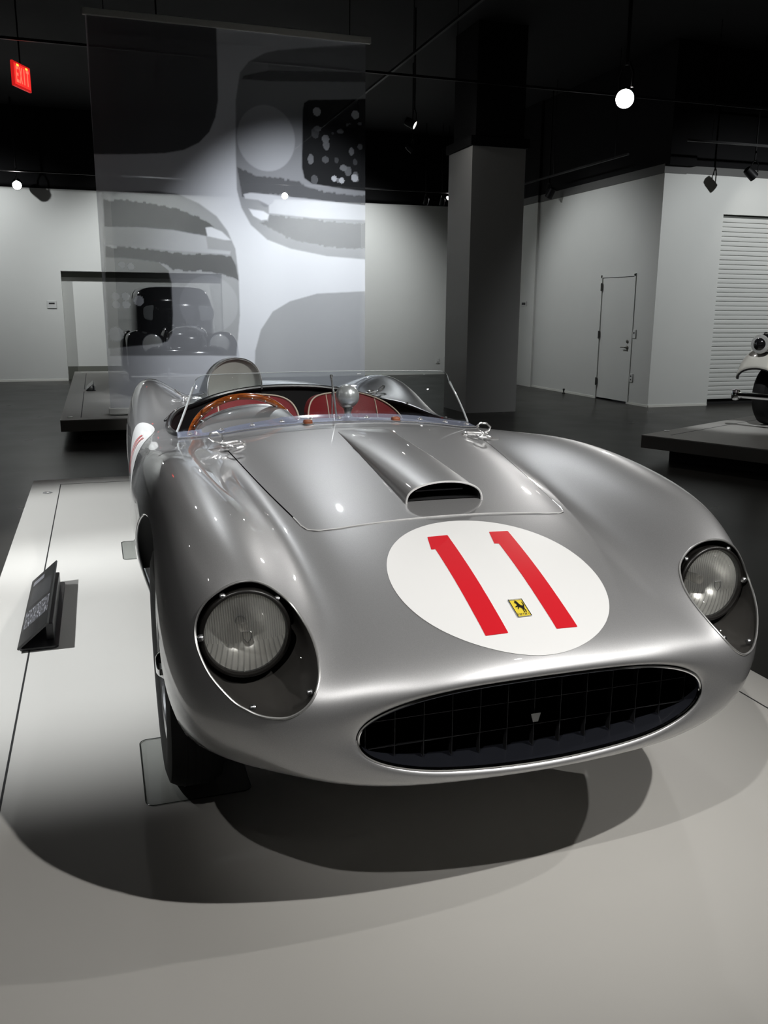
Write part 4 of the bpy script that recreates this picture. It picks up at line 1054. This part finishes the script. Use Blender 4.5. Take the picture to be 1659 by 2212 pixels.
def scrim(name, x0, x1, y, z0, z1, nx, nz, gain):
    xs = np.linspace(x0, x1, nx); zs = np.linspace(z0, z1, nz); X, Z = np.meshgrid(xs, zs)
    shade = np.full(X.shape, .93); alpha = np.full(X.shape, .55); rng = np.random.RandomState(3)
    edge = (np.repeat(rng.rand(nx // 3 + 1), 3)[:nx] * .03)[None, :]
    for nm, s, a, poly in PRINT:
        Zq = Z + (edge if nm in ('dark_l', 'low_l', 'band_r', 'grey_r') else 0)
        k = np.clip(poly_sdf(poly, X, Zq) / .016 + .5, 0, 1); shade += (s - shade) * k; alpha += (a - alpha) * k
    bf = blob_field(X, Z); shade = np.maximum(shade * (bf == 0), bf) if False else np.where(bf > 0, bf, shade)
    alpha = np.clip(alpha * gain, 0, 1)
    Yw = y + .012 * np.sin(X * 3.1 + .4) * (1 - (Z - z0) / (z1 - z0)) + .006 * np.sin(X * 9)
    V = np.stack([X, Yw, Z], -1).reshape(-1, 3)
    a = (np.arange(nz - 1)[:, None] * nx + np.arange(nx - 1)[None]).ravel(); F = np.stack([a, a + 1, a + nx + 1, a + nx], 1)
    me = bpy.data.meshes.new(name); me.vertices.add(len(V)); me.vertices.foreach_set('co', V.ravel())
    me.loops.add(F.size); me.loops.foreach_set('vertex_index', F.ravel().astype(np.int32)); me.polygons.add(len(F)); me.polygons.foreach_set('loop_start', np.arange(0, F.size, 4, dtype=np.int32))
    me.update(); me.validate()
    at = me.color_attributes.new('print', 'FLOAT_COLOR', 'POINT')
    at.data.foreach_set('color', np.stack([shade, alpha, shade, np.ones_like(shade)], -1).astype(np.float32).ravel())
    o = bpy.data.objects.new(name, me); COL.objects.link(o); o.parent = ban; me.materials.append(scrim_mat()); return o
scrim('front_sheet', BX0, BX1, 0, BZ0, BZ1, 300, 400, 1.0)
# plain sheer backing sheet, narrower on one side
_bm = clear_mat('plain_sheer', (.80, .81, .82), 1.02, .6)
MB().add([(BX0 + .16, .16, BZ0), (BX1 - .01, .16, BZ0), (BX1 - .01, .16, BZ1 + .02), (BX0 + .16, .16, BZ1 + .02)], [(0, 1, 2, 3)]).build('backing_sheet', _bm, ban, smooth=False)
M_RAIL = noise_tint(mat('banner_rail_alloy', (.62, .62, .58), .45, .1), 20, .05)
MB().box(((BX0 + BX1) / 2 + .02, 0, BZ1 + .035), (BX1 - BX0 + .10, .05, .075), bevel=.008).build('top_rail', M_RAIL, ban, smooth=False)
MB().box(((BX0 + BX1) / 2, .08, BZ0 - .04), (BX1 - BX0 + .04, .22, .07), bevel=.006).build('bottom_bar', mat('banner_weight_bar', (.75, .75, .72), .4), ban, smooth=False)
for x in (BX0 + .2, BX1 - .2):
    MB().rod((x, 0, BZ1 + .07), (x, 0, 5.42), .006, 6).build('hanger', M_BLK, ban)

# ---------------------------------------------------------------- exit sign
ex = thing('exit_sign', 'glowing red exit sign hanging high in the dark', 'exit sign', (-1.52, 10.0, 4.33), rad(64))
M_EXR = mat('exit_red_panel', (.25, .01, .01), .4, emit=(1, .03, .025), emit_s=.75)
M_EXL = mat('exit_red_letters', (.6, .02, .02), .4, emit=(1, .05, .03), emit_s=2.6)
M_EXO = mat('exit_orange_glow', (.6, .2, .02), .4, emit=(1, .28, .03), emit_s=2.2)
MB().box((0, 0, 0), (.40, .035, .285), bevel=.01).build('housing', mat('exit_housing', (.05, .006, .006), .4, emit=(1, .02, .02), emit_s=.35), ex, smooth=False)
MB().box((0, -.019, 0), (.35, .004, .235)).build('face', M_EXR, ex, smooth=False)
LET = {'E': [(0, 0, .22, 1), (0, .82, 1, 1), (0, .41, .8, .59), (0, 0, 1, .18)], 'I': [(.35, 0, .65, 1)], 'T': [(.36, 0, .64, 1), (0, .82, 1, 1)]}
for k, ch in enumerate('EXIT'):
    x0 = -.145 + k * .076; w = .058; m = MB()
    if ch == 'X':
        for s in (1, -1):
            m.prism([(-.007, -.09), (.007, -.09), (.007, .09), (-.007, .09)], -.024, -.021, lambda a, b, z, s=s, x0=x0: (x0 + w / 2 + a + s * b * .26, z, b))
    else:
        for a, b, c, d in LET[ch]: m.box((x0 + w * (a + c) / 2, -.0225, -.09 + .18 * (b + d) / 2), (w * (c - a), .003, .18 * (d - b)))
    m.build('letter', M_EXL, ex, smooth=False)
for x in (-.10, .10): MB().box((x, -.0225, .105), (.045, .003, .022)).build('lamp_window', M_EXO, ex, smooth=False)
MB().rod((0, 0, .14), (0, 0, 1.36), .01, 8).build('stem', M_BLK, ex)

# ---------------------------------------------------------------- track lamps: black can, yoke, bright lens, and the light itself
M_GLOW = mat('lamp_glow', (1, 1, 1), .5, emit=(1, .97, .93), emit_s=60.)
def track_lamp(label, loc, target, power=0., angle=50., blend=.4, radius=.04, color=(1, 1, 1), size=1., top=None, glow=M_GLOW):
    p = Vector(loc); d = (Vector(target) - p).normalized()
    t = thing('track_lamp', label, 'track lamp', loc, 0, 'track lamps under the black ceiling')
    q = Vector((0, 0, -1)).rotation_difference(d)
    def put(o): o.rotation_mode = 'QUATERNION'; o.rotation_quaternion = q; return o
    s = size
    put(MB().lathe([(.030 * s, .15 * s), (.052 * s, .14 * s), (.060 * s, .10 * s), (.062 * s, -.012 * s), (.055 * s, -.012 * s), (.054 * s, .012 * s)], 24, caps=True).build('can', M_BLK, t))
    put(MB().lathe([(.053 * s, .006 * s), (0, .004 * s)], 24, caps=False).build('lens', glow, t))
    up = 5.70 - p.z                      # slim drop rod up to the ceiling
    MB().tube([(.0, -.07 * s, .05 * s), (.0, -.075 * s, .13 * s), (.0, -.03 * s, .2 * s), (.0, .03 * s, .2 * s), (.0, .075 * s, .13 * s), (.0, .07 * s, .05 * s)], .008 * s, 6).build('yoke', M_BLK, t)
    MB().rod((0, 0, .19 * s), (0, 0, max(up, .22 * s)), .012 * s, 8).build('stem', M_BLK, t)
    if power:
        ld = bpy.data.lights.new('lamp_light', 'SPOT'); ld.energy = power; ld.spot_size = rad(angle); ld.spot_blend = blend; ld.shadow_soft_size = radius; ld.color = color
        lo = bpy.data.objects.new('lamp_light', ld); COL.objects.link(lo); lo.parent = t
        lo.location = d * (.03 * s); lo.rotation_mode = 'QUATERNION'; lo.rotation_quaternion = q
    return t
LAB = {'key_right': 'track lamp above the nose, on the side away from the information panel', 'key_left': 'track lamp above the nose, on the information panel side', 'side_right': 'track lamp lighting the car from the column side',
 'left_near': 'track lamp above the information panel', 'left_far': 'track lamp above the far corner of the white platform', 'cockpit': 'added track lamp brightening the seats of the racing car', 'sedan_fill': 'added track lamp brightening the front of the black sedan', 'cream_key': 'track lamp aimed at the cream car', 'bonnet_fill_left': 'added track lamp above the tail, on the information panel side', 'bonnet_fill': 'added track lamp above the tail, brightening the bonnet',
 'wall_a': 'track lamp washing the back wall by the recess', 'wall_b': 'track lamp washing the back wall behind the banner', 'wall_c': 'track lamp washing the back wall near the column', 'shutter': 'black track lamp hanging in front of the roller shutter',
 'shutter_b': 'track lamp aimed at the roller shutter from the hall', 'door_wash': 'track lamp washing the wall with the side door', 'scrim_a': 'track lamp aimed at the hanging banner'}
for nm, loc, tgt, w, an, bl, ra, co in HALL_LAMPS + WALL_LAMPS:
    track_lamp(LAB[nm], loc, tgt, w, an, bl, ra, co, size=.9 if nm != 'shutter' else 1.2, top=4.74 if loc[2] > 4.1 else None)
# lamps seen in the picture
track_lamp('dazzling track lamp facing the viewer high between banner and shutter', (5.875, 8.316, 4.28), (.0, .3, .9), 120, 40, .5, .05, WARM, 2.1, glow=mat('lamp_dazzle', (1, 1, 1), .5, emit=(1, .98, .95), emit_s=140.))
track_lamp('bright track lamp seen through the banner in front of the back wall', (3.37, 17.9, 4.07), (2.3, 9.0, 1.6), 5, 60, .5, .04, COOL, 1.3, top=4.3)
track_lamp('bright track lamp under the ceiling edge at the left of the hall', (-2.19, 17.9, 4.035), (-1.8, 10, 1.0), 5, 70, .5, .04, COOL, 1.6, top=4.3)
track_lamp('small track lamp turned sideways above the column', (3.69, 10.30, 4.18), (5.6, 9.2, 3.1), 15, 60, .5, .04, WARM, 1.0, top=4.74)
track_lamp('dark track lamp at the top of the pier wall', (7.70, 13.66, 3.76), (7.3, 14.6, 2.2), 0, size=1.2, top=4.05, glow=M_BLK)
track_lamp('tiny bright track lamp beside the column top', (7.15, 17.5, 4.14), (6.0, 17.0, 3.3), 12, 70, .5, .04, COOL, .9, top=4.22)
track_lamp('dark track lamp over the back wall left of the column', (6.55, 17.4, 3.98), (6.4, 18.6, 2), 0, size=1., top=4.22, glow=M_BLK)
track_lamp('dark track lamp over the back wall, second from the column', (6.95, 17.4, 3.98), (7.0, 18.6, 2), 0, size=1., top=4.22, glow=M_BLK)
# ---------------------------------------------------------------- black sedan behind the banner
M_BLKP = mat('black_car_paint', (.010, .010, .011), .12, coat=1., coat_rough=.03)
M_GLS = mat('car_glass', (.22, .23, .23), .06, coat=1.)
M_CREAM = mat('cream_car_paint', (.62, .60, .54), .3, coat=1., coat_rough=.05)
M_LGLASS = mat('lamp_glass', (.6, .6, .58), .08, .3, coat=1.)
def car_wheel(parent, c, r, w, axis, hub=M_CHROME):
    t = MB().lathe([(r * .6, -w / 2), (r * .86, -w / 2 * 1.08), (r * .97, -w * .36), (r, -w * .15), (r, w * .15), (r * .97, w * .36), (r * .86, w / 2 * 1.08), (r * .6, w / 2)], 40, c, axis, False).build('wheel_tyre', M_RUB, parent)
    MB().lathe([(0, w * .5), (r * .25, w * .48), (r * .4, w * .36), (r * .62, w * .3), (r * .62, -w * .3), (0, -w * .3)], 32, c, axis, False).build('hub_cap', hub, t)
SED = thing('vintage_sedan', 'black vintage sedan with round headlamps seen through the sheer banner', 'car', (.42, 11.9, PT + .002))
MB().superell((-.04, 1.5, .98), (.68, 1.35, .70), .42, .55, 28, 48).build('cabin', M_BLKP, SED)
MB().superell((0, 0.05, .72), (.37, .95, .38), .55, .5, 24, 40).build('bonnet', M_BLKP, SED)
MB().superell((0, .9, .55), (.72, 1.9, .28), .4, .4, 20, 40).build('lower_body', M_BLKP, SED)
for s in (1, -1):
    m = MB(); P = []
    for k in range(25):
        a = rad(-12 + 165 * k / 24); cy, cz = -.02, .42
        yy, zz = cy - .52 * math.cos(a), cz + .44 * math.sin(a)
        if k > 14: yy = cy + .52 * -math.cos(rad(-12 + 165 * 14 / 24)) + (k - 14) * .13; zz = max(.30, cz + .44 * math.sin(rad(-12 + 165 * 14 / 24)) - (k - 14) ** 1.3 * .03)
        P.append([(s * (.64 + .19 * math.cos(b)), yy - .07 * math.sin(b) * math.cos(a) , zz + .11 * math.sin(b)) for b in [math.pi * j / 12 for j in range(13)]])
    m.grid(P); f_ = m.build('front_wing', M_BLKP, SED); f_.modifiers.new('thickness', 'SOLIDIFY').thickness = .02
    MB().superell((s * .66, 2.5, .55), (.22, .55, .40), .7, .7, 18, 30).build('rear_wing', M_BLKP, SED)
    h = MB().lathe([(0, .30), (.05, .27), (.10, .18), (.135, .08), (.148, 0), (.15, -.02), (.14, -.03)], 32, (s * .49, -.78, .80), (0, 1, 0), False).build('headlamp', M_BLKP, SED)
    MB().lathe([(.152, -.005), (.155, -.02), (.148, -.035), (.138, -.035)], 32, (s * .49, -.78, .80), (0, 1, 0), False).build('lamp_bezel', M_CHROME, h)
    MB().lathe([(.138, -.032), (.10, -.045), (.05, -.052), (0, -.054)], 32, (s * .49, -.78, .80), (0, 1, 0), False).build('lamp_lens', M_LGLASS, h)
    MB().rod((s * .49, -.70, .66), (s * .42, -.55, .50), .025, 8).build('lamp_post', M_CHROME, h)
    car_wheel(SED, (s * .66, -.02, .35), .35, .16, (s, 0, 0)); car_wheel(SED, (s * .66, 2.5, .35), .35, .16, (s, 0, 0))
    m = MB(); m.superell((s * .30, .215, 1.24), (.25, .02, .12), .5, .5, 10, 24); m.build('windscreen_pane', M_GLS, SED)
# tall radiator with a bright arched shell and vertical bars
sh_o = [(-.30, .02), (-.31, .42), (-.27, .58), (-.15, .66), (0, .68), (.15, .66), (.27, .58), (.31, .42), (.30, .02)]
gr = MB().tube([(x, -.84, .38 + z) for x, z in sh_o], .022, 8).build('radiator_shell', M_CHROME, SED)
MB().prism([(x, z) for x, z in sh_o], 0, .03, lambda x, y, z: (x, -.83 + z, .38 + y)).build('radiator_core', mat('radiator_core', (.16, .16, .15), .35, .6), gr, smooth=False)
for k in range(15):
    x = -.28 + .04 * k; top = .64 - .9 * abs(x) ** 2.2
    MB().box((x, -.85, .40 + top / 2), (.008, .012, top)).build('radiator_bar', M_STEEL, gr, smooth=False)
MB().rod((0, -.84, 1.06), (0, -.84, 1.13), .014, 8).build('radiator_mascot', M_CHROME, gr)
b_ = MB().tube([(x, -1.02 + .08 * (x / .8) ** 2, .36) for x in np.linspace(-.82, .82, 25)], .035, 10).build('bumper', M_CHROME, SED)
for s in (1, -1): MB().box((s * .3, -1.05, .38), (.05, .05, .16), bevel=.015).build('overrider', M_CHROME, b_)
MB().tube([(.09 * math.cos(a), -.90, .48 + .09 * math.sin(a) - .08) for a in np.linspace(0, 6.283, 28, endpoint=False)], .008, 6, closed=True).build('round_emblem', M_CHROME, SED)

# ---------------------------------------------------------------- cream car on the angled platform, mostly out of the picture
CRM = thing('cream_car', 'cream vintage car with chrome bumper standing at the right edge of the picture', 'car', (4.72, 5.75, PT + .002), A3)
MB().superell((2.75, -1.16, .78), (1.15, .46, .36), .55, .5, 24, 40).build('bonnet', M_CREAM, CRM)
MB().superell((4.7, -1.16, 1.0), (1.25, .70, .62), .45, .55, 28, 44).build('cabin', M_CREAM, CRM)
MB().superell((3.8, -1.16, .50), (2.2, .72, .22), .4, .4, 20, 40).build('lower_body', M_CREAM, CRM)
for y in (-.52, -1.80):
    m = MB(); P = []
    for k in range(29):
        a = rad(14 + 130 * k / 28)
        x0 = 2.02 - .47 * math.cos(a); z0 = .46 + .36 * math.sin(a)
        P.append([(x0 - .05 * math.sin(b) * math.cos(a), y + .235 * math.cos(b), z0 + .13 * math.sin(b)) for b in [math.pi * (j / 14) for j in range(15)]])
    m.grid(P); w = m.build('front_wing', M_CREAM, CRM); w.modifiers.new('thickness', 'SOLIDIFY').thickness = .02
    m = MB(); m.tube([P[0][j] for j in range(15)], .014, 8); m.build('wing_edge', M_BLKP, w)
    h = MB().superell((1.66, y, .95), (.17, .115, .115), 1, 1, 20, 28).build('headlamp', M_BLKP, CRM)
    MB().lathe([(.100, .0), (.108, .015), (.100, .03), (0, .045)], 28, (1.56, y, .95), (-1, 0, 0), False).build('lamp_lens', M_LGLASS, h)
    MB().box((1.68, y, 1.07), (.10, .03, .03), bevel=.012).build('lamp_marker', M_CHROME, h)
    car_wheel(CRM, (1.98, y, .36), .36, .17, (0, 1 if y > -1 else -1, 0)); car_wheel(CRM, (4.9, y, .36), .36, .17, (0, 1 if y > -1 else -1, 0))
b_ = MB().tube([(1.36 + .05 * abs(s) ** 2, -1.16 + .80 * s, .375) for s in np.linspace(-1, 1, 25)], .036, 12).build('bumper', M_CHROME, CRM)
for s in (1, -1):
    MB().superell((1.40, -1.16 + .80 * s, .375), (.05, .045, .065), .7, .7, 14, 20).build('bumper_end', M_CHROME, b_)
MB().superell((1.75, -1.16, .72), (.10, .32, .34), .6, .5, 20, 30).build('radiator_shell', M_CHROME, CRM)
